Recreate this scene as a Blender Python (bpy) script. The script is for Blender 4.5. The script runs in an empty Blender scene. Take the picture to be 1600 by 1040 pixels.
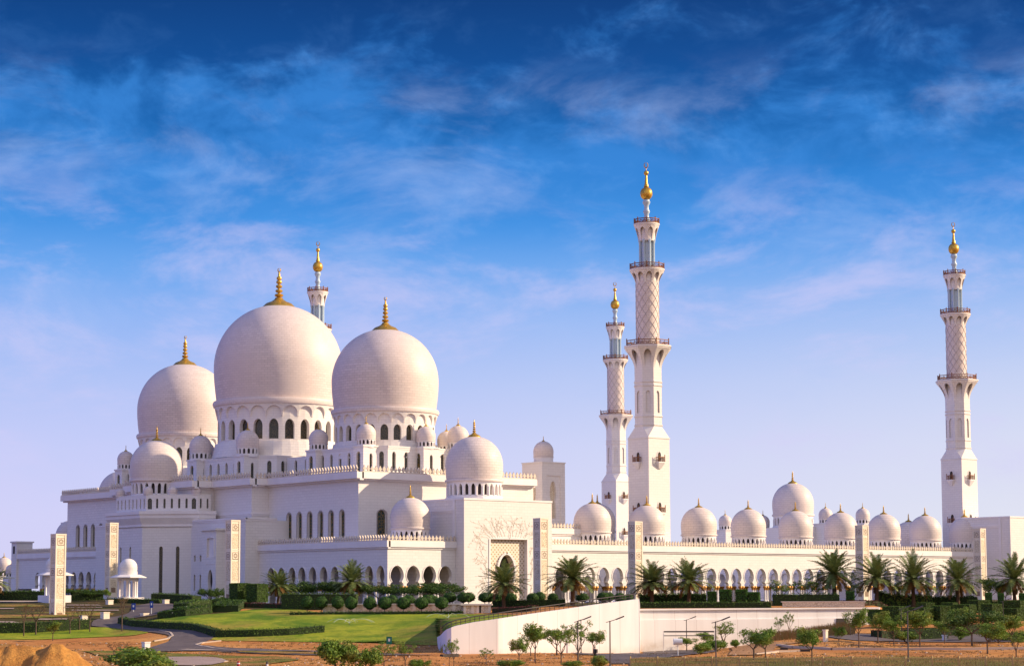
import bpy, math, random
from mathutils import Vector, Matrix, noise
R_ = math.radians
PI = math.pi
rng = random.Random(7)
D = bpy.data
SC = bpy.context.scene
COL = SC.collection
# ------------------------------------------------------------------ camera
F_PX, CY = 3058.6706, 639.764
CAM = Vector((-328.38928, -335.04087, 2.4))
FW = Vector((0.6456269, 0.7580046, 0.0927087))
RT = Vector((0.7614684, -0.6481944, -0.0031298))
UP = Vector((-0.0577209, -0.0726154, 0.9956884))
f2 = Vector((0.648425, 0.761279)); r2 = Vector((0.761279, -0.648425))
cd = D.cameras.new('camera'); cam = D.objects.new('camera', cd); COL.objects.link(cam)
cd.sensor_width = 36; cd.lens = F_PX / 1600 * 36
cd.shift_y = (CY - 520) / 1600
cd.clip_start = 1; cd.clip_end = 30000
m = Matrix((RT, UP, -FW)).transposed().to_4x4(); m.translation = CAM
cam.matrix_world = m
SC.camera = cam
# ------------------------------------------------------------------ light
SUN_EL, SUN_DIR = 25.0, (r2 * 0.995 + f2 * 0.06).normalized()
SC.view_settings.view_transform = 'Standard'; SC.view_settings.look = 'None'
SC.view_settings.exposure = 0.80; SC.view_settings.gamma = 1
sd = D.lights.new('sun', 'SUN'); sd.energy = 4.0; sd.angle = R_(0.5); sd.color = (1.0, 0.80, 0.55)
so = D.objects.new('sun', sd); COL.objects.link(so)
sv = Vector((SUN_DIR.x * math.cos(R_(SUN_EL)), SUN_DIR.y * math.cos(R_(SUN_EL)), math.sin(R_(SUN_EL))))
so.rotation_euler = sv.to_track_quat('Z', 'Y').to_euler(); so.location = (0, 0, 400)
# world: Nishita sky graded to the deep blue of the photograph, with wispy clouds
W = D.worlds.new('World'); SC.world = W; W.use_nodes = True
nt = W.node_tree; nt.nodes.clear()
def wn(t, **k):
    n = nt.nodes.new(t)
    for a, b in k.items(): setattr(n, a, b)
    return n
def wl(a, b): nt.links.new(a, b)
def wmath(op, a, b=None, c=None, clamp=False):
    n = wn('ShaderNodeMath', operation=op, use_clamp=clamp)
    for i, v in enumerate((a, b, c)):
        if v is None: continue
        if isinstance(v, (int, float)): n.inputs[i].default_value = v
        else: wl(v, n.inputs[i])
    return n.outputs[0]
def wdot(v, vec):
    n = wn('ShaderNodeVectorMath', operation='DOT_PRODUCT'); wl(v, n.inputs[0]); n.inputs[1].default_value = vec
    return n.outputs['Value']
def s2l(c): return tuple(((x / 255) / 12.92 if x / 255 <= .04045 else ((x / 255 + .055) / 1.055) ** 2.4) for x in c)
SKY_STRENGTH = 0.1
sky = wn('ShaderNodeTexSky'); sky.sky_type = 'NISHITA'; sky.sun_disc = False
sky.sun_elevation = R_(SUN_EL); sky.sun_rotation = math.atan2(sv.x, sv.y)
tc = wn('ShaderNodeTexCoord'); dv = tc.outputs['Generated']
dz = wdot(dv, (0, 0, 1)); dx = wdot(dv, (r2.x, r2.y, 0)); dy = wdot(dv, (f2.x, f2.y, 0))
ramp = wn('ShaderNodeValToRGB'); el = ramp.color_ramp
wl(wmath('DIVIDE', wmath('MAXIMUM', dz, 0.0), 0.5, clamp=True), ramp.inputs[0])
EXPF = 2 ** -0.80
stops = [(0.0, (214, 211, 246)), (.04, (210, 210, 249)), (.073, (199, 205, 249)), (.106, (178, 196, 247)), (.138, (146, 182, 245)), (.161, (110, 168, 240)), (.187, (70, 150, 231)), (.209, (42, 128, 211)), (.235, (17, 98, 176)), (.265, (6, 76, 150)), (.30, (3, 58, 124)), (.5, (34, 90, 170))]
while len(el.elements) < len(stops): el.elements.new(0.5)
for e, (z_, c) in zip(el.elements, stops):
    e.position = z_ / 0.5; l = s2l(c); e.color = (l[0] * EXPF, l[1] * EXPF, l[2] * EXPF, 1)
# warmer, paler sky towards the sun side (right)
side = wmath('MULTIPLY', wmath('MULTIPLY_ADD', dx, 2.2, 0.30, clamp=True), wmath('SUBTRACT', 1.0, wmath('MULTIPLY', wmath('MAXIMUM', dz, 0.0), 5.5), clamp=True), clamp=True)
mixr = wn('ShaderNodeMix', data_type='RGBA'); wl(wmath('MULTIPLY', side, 0.95), mixr.inputs[0]); wl(ramp.outputs[0], mixr.inputs[6])
l = s2l((232, 236, 240)); mixr.inputs[7].default_value = (l[0] * EXPF, l[1] * EXPF, l[2] * EXPF, 1)
# unseen sky glow added to lift and tint walls: blue left, pale behind camera
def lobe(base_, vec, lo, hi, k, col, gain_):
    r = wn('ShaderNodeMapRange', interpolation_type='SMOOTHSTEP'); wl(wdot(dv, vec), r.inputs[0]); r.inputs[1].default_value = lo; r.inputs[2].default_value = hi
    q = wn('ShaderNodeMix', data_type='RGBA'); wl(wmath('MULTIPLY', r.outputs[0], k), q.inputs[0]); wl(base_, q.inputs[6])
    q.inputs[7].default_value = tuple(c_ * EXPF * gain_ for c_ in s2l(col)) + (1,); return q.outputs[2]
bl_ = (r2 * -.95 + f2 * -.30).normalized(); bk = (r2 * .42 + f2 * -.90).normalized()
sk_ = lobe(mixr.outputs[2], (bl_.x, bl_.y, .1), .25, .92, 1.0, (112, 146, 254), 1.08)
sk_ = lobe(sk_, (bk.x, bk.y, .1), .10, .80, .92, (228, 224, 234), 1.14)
# clouds: a bank of broken cloud with a ragged upper edge, and thin slanting wisps
azm = wmath('DIVIDE', dx, wmath('MAXIMUM', wmath('ABSOLUTE', dy), .15))
def cloud(rot, sc, off, scale, detail, rough, dist, lo, hi, add=None):
    cv = wn('ShaderNodeCombineXYZ'); wl(azm, cv.inputs[0]); wl(dz, cv.inputs[1]); cv.inputs[2].default_value = off[2]
    mp = wn('ShaderNodeMapping'); wl(cv.outputs[0], mp.inputs[0])
    mp.inputs['Rotation'].default_value = (0, 0, R_(rot)); mp.inputs['Scale'].default_value = sc; mp.inputs['Location'].default_value = off
    n = wn('ShaderNodeTexNoise'); wl(mp.outputs[0], n.inputs['Vector'])
    n.inputs['Scale'].default_value = scale; n.inputs['Detail'].default_value = detail; n.inputs['Roughness'].default_value = rough; n.inputs['Distortion'].default_value = dist
    v_ = n.outputs[0] if add is None else wmath('ADD', n.outputs[0], add)
    r = wn('ShaderNodeMapRange', interpolation_type='SMOOTHSTEP'); wl(v_, r.inputs[0]); r.inputs[1].default_value = lo; r.inputs[2].default_value = hi
    return r.outputs[0]
def zfade(a, b):
    r = wn('ShaderNodeMapRange', interpolation_type='SMOOTHSTEP'); wl(dz, r.inputs[0]); r.inputs[1].default_value = a; r.inputs[2].default_value = b; return r.outputs[0]
def over(base_, fac, col, k):
    q = wn('ShaderNodeMix', data_type='RGBA'); wl(wmath('MULTIPLY', fac, k), q.inputs[0]); wl(base_, q.inputs[6]); l = s2l(col)
    q.inputs[7].default_value = (l[0] * EXPF, l[1] * EXPF, l[2] * EXPF, 1); return q.outputs[2]
bias = wmath('MULTIPLY', wmath('SUBTRACT', .252, dz), 3.2)
bank = cloud(-14, (1.0, 1.75, 1), (.31, .12, 2.2), 14.0, 10, .59, .30, .47, .72, bias)
puff = cloud(-18, (1.0, 1.8, 1), (1.7, .4, 5.1), 24.0, 9, .60, .35, .48, .76)
wisp = cloud(-20, (1.0, 2.0, 1), (.9, 1.3, 8.4), 11.0, 10, .60, .35, .48, .76)
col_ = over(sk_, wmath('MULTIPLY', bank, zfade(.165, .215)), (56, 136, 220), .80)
col_ = over(col_, wmath('MULTIPLY', wmath('MULTIPLY', puff, wmath('MULTIPLY_ADD', bank, .8, .2)), zfade(.13, .22)), (104, 166, 240), .55)
mixc = wn('ShaderNodeMix', data_type='RGBA'); wl(wmath('MULTIPLY', wmath('MULTIPLY', wisp, wmath('MULTIPLY', zfade(.02, .14), wmath('SUBTRACT', 1.0, zfade(.235, .275)))), .42), mixc.inputs[0]); wl(col_, mixc.inputs[6])
l = s2l((176, 198, 247)); mixc.inputs[7].default_value = (l[0] * EXPF, l[1] * EXPF, l[2] * EXPF, 1)
low = cloud(-14, (1.0, 2.4, 1), (2.3, .7, 3.4), 9.0, 10, .63, .25, .46, .70)
lowc = over(mixc.outputs[2], wmath('MULTIPLY', low, wmath('MULTIPLY', zfade(.02, .09), wmath('SUBTRACT', 1.0, zfade(.165, .225)))), (214, 208, 248), .55)
gain = wn('ShaderNodeVectorMath', operation='SCALE'); wl(lowc, gain.inputs[0]); gain.inputs['Scale'].default_value = 1 / SKY_STRENGTH
mixs = wn('ShaderNodeMix', data_type='RGBA'); mixs.inputs[0].default_value = .98; wl(sky.outputs[0], mixs.inputs[6]); wl(gain.outputs[0], mixs.inputs[7])
bg = wn('ShaderNodeBackground'); bg.inputs[1].default_value = SKY_STRENGTH; wl(mixs.outputs[2], bg.inputs[0])
wo = wn('ShaderNodeOutputWorld'); wl(bg.outputs[0], wo.inputs[0])

# ------------------------------------------------------------------ helpers
def ray(x, y): return FW + RT * ((x - 800) / F_PX) + UP * ((CY - y) / F_PX)
def at(x, y, u=None, v=None, z=None, d=None):
    r = ray(x, y)
    if u is not None: t = (u - CAM.x) / r.x
    elif v is not None: t = (v - CAM.y) / r.y
    elif z is not None: t = (z - CAM.z) / r.z
    else: t = d / (r.x * f2.x + r.y * f2.y)
    return CAM + r * t
def depth(P): return (P[0] - CAM.x) * f2.x + (P[1] - CAM.y) * f2.y
def lateral(P): return (P[0] - CAM.x) * r2.x + (P[1] - CAM.y) * r2.y
def plan(x, d):                       # a photo column at a ground distance
    k = F_PX * 0.99572
    X = (x - 800) * d / k
    return (CAM.x + r2.x * X + f2.x * d, CAM.y + r2.y * X + f2.y * d)
def interp(tab, t):
    if t <= tab[0][0]: return tab[0][1]
    for (a, p), (b, q) in zip(tab, tab[1:]):
        if t <= b: return p + (q - p) * (t - a) / (b - a)
    return tab[-1][1]

class MB:
    def __init__(s): s.v = []; s.f = []; s.m = []; s.uv = {}
    def quad(s, a, b, c, d, m=0):
        n = len(s.v); s.v += [a, b, c, d]; s.f.append((n, n + 1, n + 2, n + 3)); s.m.append(m)
    def tri(s, a, b, c, m=0):
        n = len(s.v); s.v += [a, b, c]; s.f.append((n, n + 1, n + 2)); s.m.append(m)
    def poly(s, pts, m=0):
        n = len(s.v); s.v += list(pts); s.f.append(tuple(range(n, n + len(pts)))); s.m.append(m)
    def box(s, x0, x1, y0, y1, z0, z1, m=0):
        n = len(s.v)
        s.v += [(x0, y0, z0), (x1, y0, z0), (x1, y1, z0), (x0, y1, z0), (x0, y0, z1), (x1, y0, z1), (x1, y1, z1), (x0, y1, z1)]
        for q in ((3, 2, 1, 0), (4, 5, 6, 7), (0, 1, 5, 4), (1, 2, 6, 5), (2, 3, 7, 6), (3, 0, 4, 7)):
            s.f.append(tuple(n + i for i in q)); s.m.append(m)
    def prism(s, pts, z0, z1, m=0, top=True, bottom=True, taper=None):
        n = len(s.v); k = len(pts); tp = taper or pts
        s.v += [(x, y, z0) for x, y in pts] + [(x, y, z1) for x, y in tp]
        for i in range(k):
            j = (i + 1) % k; s.f.append((n + i, n + j, n + k + j, n + k + i)); s.m.append(m)
        if top: s.f.append(tuple(range(n + k, n + 2 * k))); s.m.append(m)
        if bottom: s.f.append(tuple(reversed(range(n, n + k)))); s.m.append(m)
    def lathe(s, prof, n, cx=0, cy=0, m=0, rot=0.0, uvs=True):
        b = len(s.v); R = max(r for r, z in prof)
        for r, z in prof:
            for i in range(n):
                a = rot + 2 * PI * i / n
                s.v.append((cx + r * math.cos(a), cy + r * math.sin(a), z))
        for j in range(len(prof) - 1):
            for i in range(n):
                k = (i + 1) % n
                if uvs:
                    s.uv[len(s.f)] = ((i / n * 2 * PI * R, prof[j][1]), ((i + 1) / n * 2 * PI * R, prof[j][1]), ((i + 1) / n * 2 * PI * R, prof[j + 1][1]), (i / n * 2 * PI * R, prof[j + 1][1]))
                s.f.append((b + j * n + i, b + j * n + k, b + (j + 1) * n + k, b + (j + 1) * n + i)); s.m.append(m)
        if prof[0][0] > 1e-4: s.f.append(tuple(reversed(range(b, b + n)))); s.m.append(m)
        e = b + (len(prof) - 1) * n
        if prof[-1][0] > 1e-4: s.f.append(tuple(range(e, e + n))); s.m.append(m)
    def tube(s, pts, rad, n=5, m=0):
        b = len(s.v); pts = [Vector(p) for p in pts]
        for i, p in enumerate(pts):
            t = (pts[min(i + 1, len(pts) - 1)] - pts[max(i - 1, 0)])
            if t.length < 1e-6: t = Vector((0, 0, 1))
            t.normalize()
            a = t.cross(Vector((0, 0, 1)) if abs(t.z) < .9 else Vector((1, 0, 0))).normalized(); c = t.cross(a)
            r = rad[i] if isinstance(rad, (list, tuple)) else rad
            for k in range(n):
                an = 2 * PI * k / n; s.v.append(tuple(p + a * (r * math.cos(an)) + c * (r * math.sin(an))))
        for i in range(len(pts) - 1):
            for k in range(n):
                j = (k + 1) % n; s.f.append((b + i * n + k, b + (i + 1) * n + k, b + (i + 1) * n + j, b + i * n + j)); s.m.append(m)
        s.f.append(tuple(range(b, b + n))); s.m.append(m)
        e = b + (len(pts) - 1) * n; s.f.append(tuple(reversed(range(e, e + n)))); s.m.append(m)
    def build(s, name, mats, parent=None, smooth=False, off=(0, 0, 0)):
        me = D.meshes.new(name)
        vs = s.v if off == (0, 0, 0) else [(v[0] - off[0], v[1] - off[1], v[2] - off[2]) for v in s.v]
        me.from_pydata([tuple(v) for v in vs], [], s.f)
        if not isinstance(mats, (list, tuple)): mats = [mats]
        for q in mats: me.materials.append(q)
        me.polygons.foreach_set('material_index', s.m)
        if smooth: me.polygons.foreach_set('use_smooth', [True] * len(s.f))
        if s.uv:
            ul = me.uv_layers.new(name='uv')
            for fi, q in s.uv.items():
                for li, c in zip(me.polygons[fi].loop_indices, q): ul.data[li].uv = c
        me.update()
        if smooth: me.set_sharp_from_angle(angle=R_(42))
        o = D.objects.new(name, me); COL.objects.link(o)
        if parent: o.parent = parent
        return o

class Thing:
    def __init__(s, name, label, cat, loc=(0, 0, 0), rz=0, group=None):
        s.loc = tuple(loc); o = s.o = D.objects.new(name, None); COL.objects.link(o)
        o.empty_display_size = .5
        o.location = loc; o.rotation_euler = (0, 0, rz); o['label'] = label; o['category'] = cat
        if group: o['group'] = group
    def part(s, name, mb, mat, parent=None, smooth=False, world=False, label=None):
        o = mb.build(name, mat, parent or s.o, smooth, s.loc if world else (0, 0, 0))
        if label: o['label'] = label
        return o
def tag(o, label, cat, group=None):
    o['label'] = label; o['category'] = cat
    if group: o['group'] = group
    return o
def struct(o): o['kind'] = 'structure'; return o
def dup(root, loc, rz=0, label=None, scale=None):
    r = root.copy(); COL.objects.link(r); r.location = loc; r.rotation_euler = (0, 0, rz)
    if scale: r.scale = scale if isinstance(scale, (list, tuple)) else (scale,) * 3
    if label: r['label'] = label
    for ch in list(root.children):
        c = ch.copy(); COL.objects.link(c); c.parent = r
        for g in list(ch.children):
            k = g.copy(); COL.objects.link(k); k.parent = c
    return r

# ------------------------------------------------------------------ materials
def mat(name, color, rough=.6, metal=0, spec=.3):
    m_ = D.materials.new(name); m_.use_nodes = True
    b = m_.node_tree.nodes['Principled BSDF']
    b.inputs['Base Color'].default_value = (*color, 1); b.inputs['Roughness'].default_value = rough
    b.inputs['Metallic'].default_value = metal; b.inputs['Specular IOR Level'].default_value = spec
    return m_
class NT:
    def __init__(s, m_): s.t = m_.node_tree; s.b = s.t.nodes['Principled BSDF']
    def n(s, t, **k):
        q = s.t.nodes.new(t)
        for a, b in k.items():
            if a in q.bl_rna.properties.keys(): setattr(q, a, b)
            else: q.inputs[a].default_value = b
        return q
    def l(s, a, b): s.t.links.new(a, b)
    def mix(s, f, a, b, mode='MIX'):
        q = s.n('ShaderNodeMix', data_type='RGBA', blend_type=mode)
        for i, v in ((0, f), (6, a), (7, b)):
            if hasattr(v, 'links'): s.l(v, q.inputs[i])
            elif isinstance(v, (int, float)): q.inputs[i].default_value = v
            else: q.inputs[i].default_value = (*v, 1)
        return q.outputs[2]
    def noise(s, vec, scale, detail=4, rough=.55, lo=.3, hi=.7, dist=0):
        q = s.n('ShaderNodeTexNoise', Scale=scale, Detail=detail, Roughness=rough, Distortion=dist)
        if vec is not None: s.l(vec, q.inputs['Vector'])
        r = s.n('ShaderNodeMapRange'); s.l(q.outputs[0], r.inputs[0]); r.inputs[1].default_value = lo; r.inputs[2].default_value = hi
        return r.outputs[0]
    def pos(s): return s.n('ShaderNodeNewGeometry').outputs['Position']
    def bump(s, h, strength, dist=.05):
        q = s.n('ShaderNodeBump', Strength=strength, Distance=dist); s.l(h, q.inputs['Height']); s.l(q.outputs[0], s.b.inputs['Normal'])
    def color(s, c): s.l(c, s.b.inputs['Base Color'])

def stone(name, base, dark, bw, bh, uv=False, contrast=1.0, rough=.5):
    m_ = mat(name, base, rough); t = NT(m_)
    if uv: vec = t.n('ShaderNodeUVMap', uv_map='uv').outputs[0]
    else:
        p = t.pos(); sp = t.n('ShaderNodeSeparateXYZ'); t.l(p, sp.inputs[0])
        ad = t.n('ShaderNodeMath', operation='SUBTRACT'); t.l(sp.outputs[0], ad.inputs[0]); t.l(sp.outputs[1], ad.inputs[1])
        cb = t.n('ShaderNodeCombineXYZ'); t.l(ad.outputs[0], cb.inputs[0]); t.l(sp.outputs[2], cb.inputs[1]); vec = cb.outputs[0]
    br = t.n('ShaderNodeTexBrick'); t.l(vec, br.inputs['Vector'])
    br.inputs['Scale'].default_value = 1; br.inputs['Brick Width'].default_value = bw; br.inputs['Row Height'].default_value = bh
    br.inputs['Mortar Size'].default_value = .035; br.inputs['Mortar Smooth'].default_value = .3; br.inputs['Bias'].default_value = 0
    lo = tuple(b + (d - b) * .30 * contrast for b, d in zip(base, dark))
    br.inputs['Color1'].default_value = (*base, 1); br.inputs['Color2'].default_value = (*lo, 1)
    br.inputs['Mortar'].default_value = (*tuple(b + (d - b) * contrast for b, d in zip(base, dark)), 1)
    n1 = t.noise(t.pos(), .09, 5, .6, .35, .75); n2 = t.noise(t.pos(), .55, 5, .65, .35, .75)
    c = t.mix(n1, br.outputs[0], tuple(x * .90 for x in base)); 
    mm = t.n('ShaderNodeMath', operation='MULTIPLY'); t.l(n2, mm.inputs[0]); mm.inputs[1].default_value = .45
    c = t.mix(mm.outputs[0], c, tuple(b * .92 for b in base))
    # faint vertical rain streaks
    mp = t.n('ShaderNodeMapping'); t.l(t.pos(), mp.inputs[0]); mp.inputs['Scale'].default_value = (1.2, 1.2, .06)
    n3 = t.noise(mp.outputs[0], 1.0, 3, .5, .55, .85)
    mm = t.n('ShaderNodeMath', operation='MULTIPLY'); t.l(n3, mm.inputs[0]); mm.inputs[1].default_value = .22
    c = t.mix(mm.outputs[0], c, tuple(b * .72 for b in base))
    t.color(c); t.bump(br.outputs['Fac'], -.15, .03)
    return m_
MARBLE = stone('marble_wall', (.79, .73, .685), (.53, .475, .44), 1.5, .62)
MARBLE_DOME = stone('marble_dome', (.74, .63, .575), (.42, .34, .31), 1.4, .58, uv=True, contrast=1.1)
TRIM = mat('marble_trim', (.80, .745, .72), .5)
t = NT(TRIM); t.color(t.mix(t.noise(t.pos(), .35, 5, .6), (.80, .745, .72), (.72, .66, .64)))
MERLON = mat('merlon_stone', (.62, .52, .42), .6)
GROOVE = mat('groove_stone', (.42, .36, .33), .7)
PALE = mat('pale_blue_stone', (.42, .52, .60), .4)
GOLD = mat('gold_leaf', (.72, .43, .07), .34, .55)
t = NT(GOLD); t.color(t.mix(t.noise(t.pos(), 1.5, 3), (.70, .43, .07), (.46, .26, .04)))
BRONZE = mat('bronze_railing', (.24, .095, .035), .5, .2)
def glass(name, a, b, sc):
    m_ = mat(name, a, .18, 0, .5); t = NT(m_)
    v = t.n('ShaderNodeTexVoronoi', feature='DISTANCE_TO_EDGE', Scale=sc); t.l(t.pos(), v.inputs['Vector'])
    r = t.n('ShaderNodeMapRange'); t.l(v.outputs[0], r.inputs[0]); r.inputs[1].default_value = .04; r.inputs[2].default_value = .12
    r.inputs[3].default_value = 1; r.inputs[4].default_value = 0
    t.color(t.mix(r.outputs[0], a, b)); return m_
GLASS = glass('dark_window_glass', (.022, .026, .020), (.10, .075, .04), 2.2)
GLASS_COL = glass('patterned_window_glass', (.018, .045, .035), (.20, .12, .035), 1.5)
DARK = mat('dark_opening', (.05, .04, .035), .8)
CAP = mat('gilded_capital', (.52, .26, .07), .45, .5)
PYLON = mat('cream_stone', (.82, .71, .57), .55); t = NT(PYLON); t.color(t.mix(t.noise(t.pos(), .8, 5), (.82, .71, .57), (.74, .63, .49)))
PANEL = mat('carved_panel', (.60, .47, .32), .65); t = NT(PANEL)
v = t.n('ShaderNodeTexVoronoi', feature='DISTANCE_TO_EDGE', Scale=2.6); t.l(t.pos(), v.inputs['Vector'])
r = t.n('ShaderNodeMapRange'); t.l(v.outputs[0], r.inputs[0]); r.inputs[1].default_value = .03; r.inputs[2].default_value = .10
t.color(t.mix(r.outputs[0], (.50, .38, .25), (.76, .64, .47))); t.bump(r.outputs[0], .5, .05)
VINE = mat('vine_carving', (.73, .645, .55), .6)
MEDAL = mat('carved_medallion', (.26, .17, .11), .7)
LATT = mat('lattice_panel', (.74, .60, .46), .6); t = NT(LATT)
mp = t.n('ShaderNodeMapping'); t.l(t.pos(), mp.inputs[0]); mp.inputs['Rotation'].default_value = (0, R_(45), 0); mp.inputs['Scale'].default_value = (1.5, 0, 1.5)
v = t.n('ShaderNodeTexVoronoi', feature='F1', Scale=1.0, Randomness=0.0); t.l(mp.outputs[0], v.inputs['Vector'])
r = t.n('ShaderNodeMapRange'); t.l(v.outputs[0], r.inputs[0]); r.inputs[1].default_value = .22; r.inputs[2].default_value = .30
t.color(t.mix(r.outputs[0], (.36, .25, .15), (.76, .63, .50)))
WHITEWALL = mat('painted_wall', (.78, .70, .68), .75); t = NT(WHITEWALL)
mp = t.n('ShaderNodeMapping'); t.l(t.pos(), mp.inputs[0]); mp.inputs['Scale'].default_value = (.5, .5, .05)
c_ = t.mix(t.noise(mp.outputs[0], 1.0, 5, .6), (.82, .78, .765), (.72, .675, .655))
sp_ = t.n('ShaderNodeSeparateXYZ'); t.l(t.pos(), sp_.inputs[0])
ad_ = t.n('ShaderNodeMath', operation='ADD'); t.l(sp_.outputs[0], ad_.inputs[0]); ad_.inputs[1].default_value = 500
md_ = t.n('ShaderNodeMath', operation='MODULO'); t.l(ad_.outputs[0], md_.inputs[0]); md_.inputs[1].default_value = 3.6
lt_ = t.n('ShaderNodeMath', operation='LESS_THAN'); t.l(md_.outputs[0], lt_.inputs[0]); lt_.inputs[1].default_value = .06
c_ = t.mix(lt_.outputs[0], c_, (.56, .49, .47))
dz_ = t.n('ShaderNodeMapRange'); t.l(sp_.outputs[2], dz_.inputs[0]); dz_.inputs[1].default_value = -4.9; dz_.inputs[2].default_value = -6.3
mm_ = t.n('ShaderNodeMath', operation='MULTIPLY'); t.l(dz_.outputs[0], mm_.inputs[0]); t.l(t.noise(t.pos(), .5, 5, .7, .3, .8), mm_.inputs[1])
t.color(t.mix(mm_.outputs[0], c_, (.50, .38, .29)))
def ground_mat(name, cols, scales, bump=.4, rough=.95):
    m_ = mat(name, cols[0], rough, 0, .1); t = NT(m_)
    p = t.pos(); c = cols[0]
    for col, (sc, det, lo, hi) in zip(cols[1:], scales): c = t.mix(t.noise(p, sc, det, .6, lo, hi, .3), c, col)
    c = t.mix(t.noise(p, 1.4, 6, .75, .45, .9), c, tuple(x * .55 for x in cols[0])); t.color(c); t.bump(t.noise(p, 2.5, 6, .7, .2, .8), bump, .25); return m_
SAND = ground_mat('sandy_soil', [(.50, .205, .062), (.62, .30, .095), (.32, .125, .042), (.22, .16, .04)], [(.06, 4, .4, .65), (.25, 6, .52, .70), (.05, 5, .62, .74)])
MOUNDM = ground_mat('heaped_sand', [(.56, .26, .065), (.40, .165, .042), (.66, .33, .085)], [(.30, 5, .4, .7), (.9, 6, .5, .75)], .8)
LAWN = ground_mat('lawn_grass', [(.20, .29, .020), (.34, .35, .030), (.085, .165, .014), (.40, .26, .06), (.11, .19, .016), (.30, .31, .035)], [(.06, 5, .38, .60), (.10, 6, .45, .62), (.045, 5, .52, .68), (.30, 6, .50, .70), (.22, 6, .55, .72)], .3)
ROUGHGRASS = ground_mat('rough_grass', [(.13, .155, .025), (.24, .19, .045), (.40, .20, .07)], [(.25, 6, .4, .62), (.13, 6, .48, .62)], .6)
ROADM = ground_mat('asphalt', [(.13, .105, .105), (.17, .14, .135), (.09, .075, .075)], [(.15, 4, .4, .7), (.6, 5, .55, .75)], .1, .85)
PAVE = ground_mat('pale_paving', [(.40, .30, .26), (.32, .23, .19)], [(.2, 4, .4, .7)], .05, .8)
KERB = mat('kerb_stone', (.48, .38, .30), .8)
SOILBED = ground_mat('planting_bed', [(.12, .07, .035), (.075, .075, .022), (.055, .07, .02)], [(.2, 4, .4, .6), (.5, 5, .45, .7)], .6)
def leafmat(name, a, b, c=None, trans=.25):
    m_ = D.materials.new(name); m_.use_nodes = True; t = NT(m_)
    g = t.n('ShaderNodeNewGeometry'); col = t.mix(g.outputs['Random Per Island'], a, b)
    if c: col = t.mix(t.noise(g.outputs['Position'], .55, 3, .5, .5, .68), col, c)
    t.color(col); t.b.inputs['Roughness'].default_value = .6; t.b.inputs['Specular IOR Level'].default_value = .25
    tr = t.n('ShaderNodeBsdfTranslucent'); t.l(col, tr.inputs[0]); mx = t.n('ShaderNodeMixShader'); mx.inputs[0].default_value = trans
    t.l(t.b.outputs[0], mx.inputs[1]); t.l(tr.outputs[0], mx.inputs[2]); t.l(mx.outputs[0], t.t.nodes['Material Output'].inputs[0]); return m_
HEDGE = leafmat('hedge_leaves', (.050, .100, .014), (.115, .190, .028))
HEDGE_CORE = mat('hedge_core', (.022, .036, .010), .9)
TOPI = leafmat('topiary_leaves', (.034, .095, .015), (.075, .175, .022))
TREEL = leafmat('tree_leaves', (.080, .160, .018), (.20, .29, .040), (.25, .24, .045))
TREED = leafmat('dark_tree_leaves', (.036, .078, .012), (.085, .150, .024))
BROWNL = leafmat('dry_leaves', (.12, .075, .028), (.20, .12, .04))
REDL = leafmat('reddish_leaves', (.075, .022, .018), (.13, .045, .03))
PALML = leafmat('palm_leaflets', (.085, .130, .030), (.23, .26, .085), None, .15)
PALMD = leafmat('dry_palm_leaflets', (.27, .125, .035), (.18, .11, .035), None, .15)
PALMT = mat('palm_trunk', (.13, .075, .04), .95); t = NT(PALMT); 
wv = t.n('ShaderNodeTexWave', wave_type='BANDS', bands_direction='Z', Scale=1.6, Distortion=3); t.l(t.pos(), wv.inputs['Vector'])
t.color(t.mix(wv.outputs[0], (.09, .05, .028), (.18, .11, .06))); t.bump(wv.outputs[0], .8, .1)
BARK = mat('bark', (.11, .075, .05), .95); t = NT(BARK); t.color(t.mix(t.noise(t.pos(), 3, 5), (.08, .05, .035), (.16, .11, .075)))
POLE = mat('lamp_post_paint', (.10, .085, .08), .5, .4)
REED = leafmat('reed_stems', (.26, .13, .045), (.13, .12, .03), (.30, .17, .07), .1)
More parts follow.
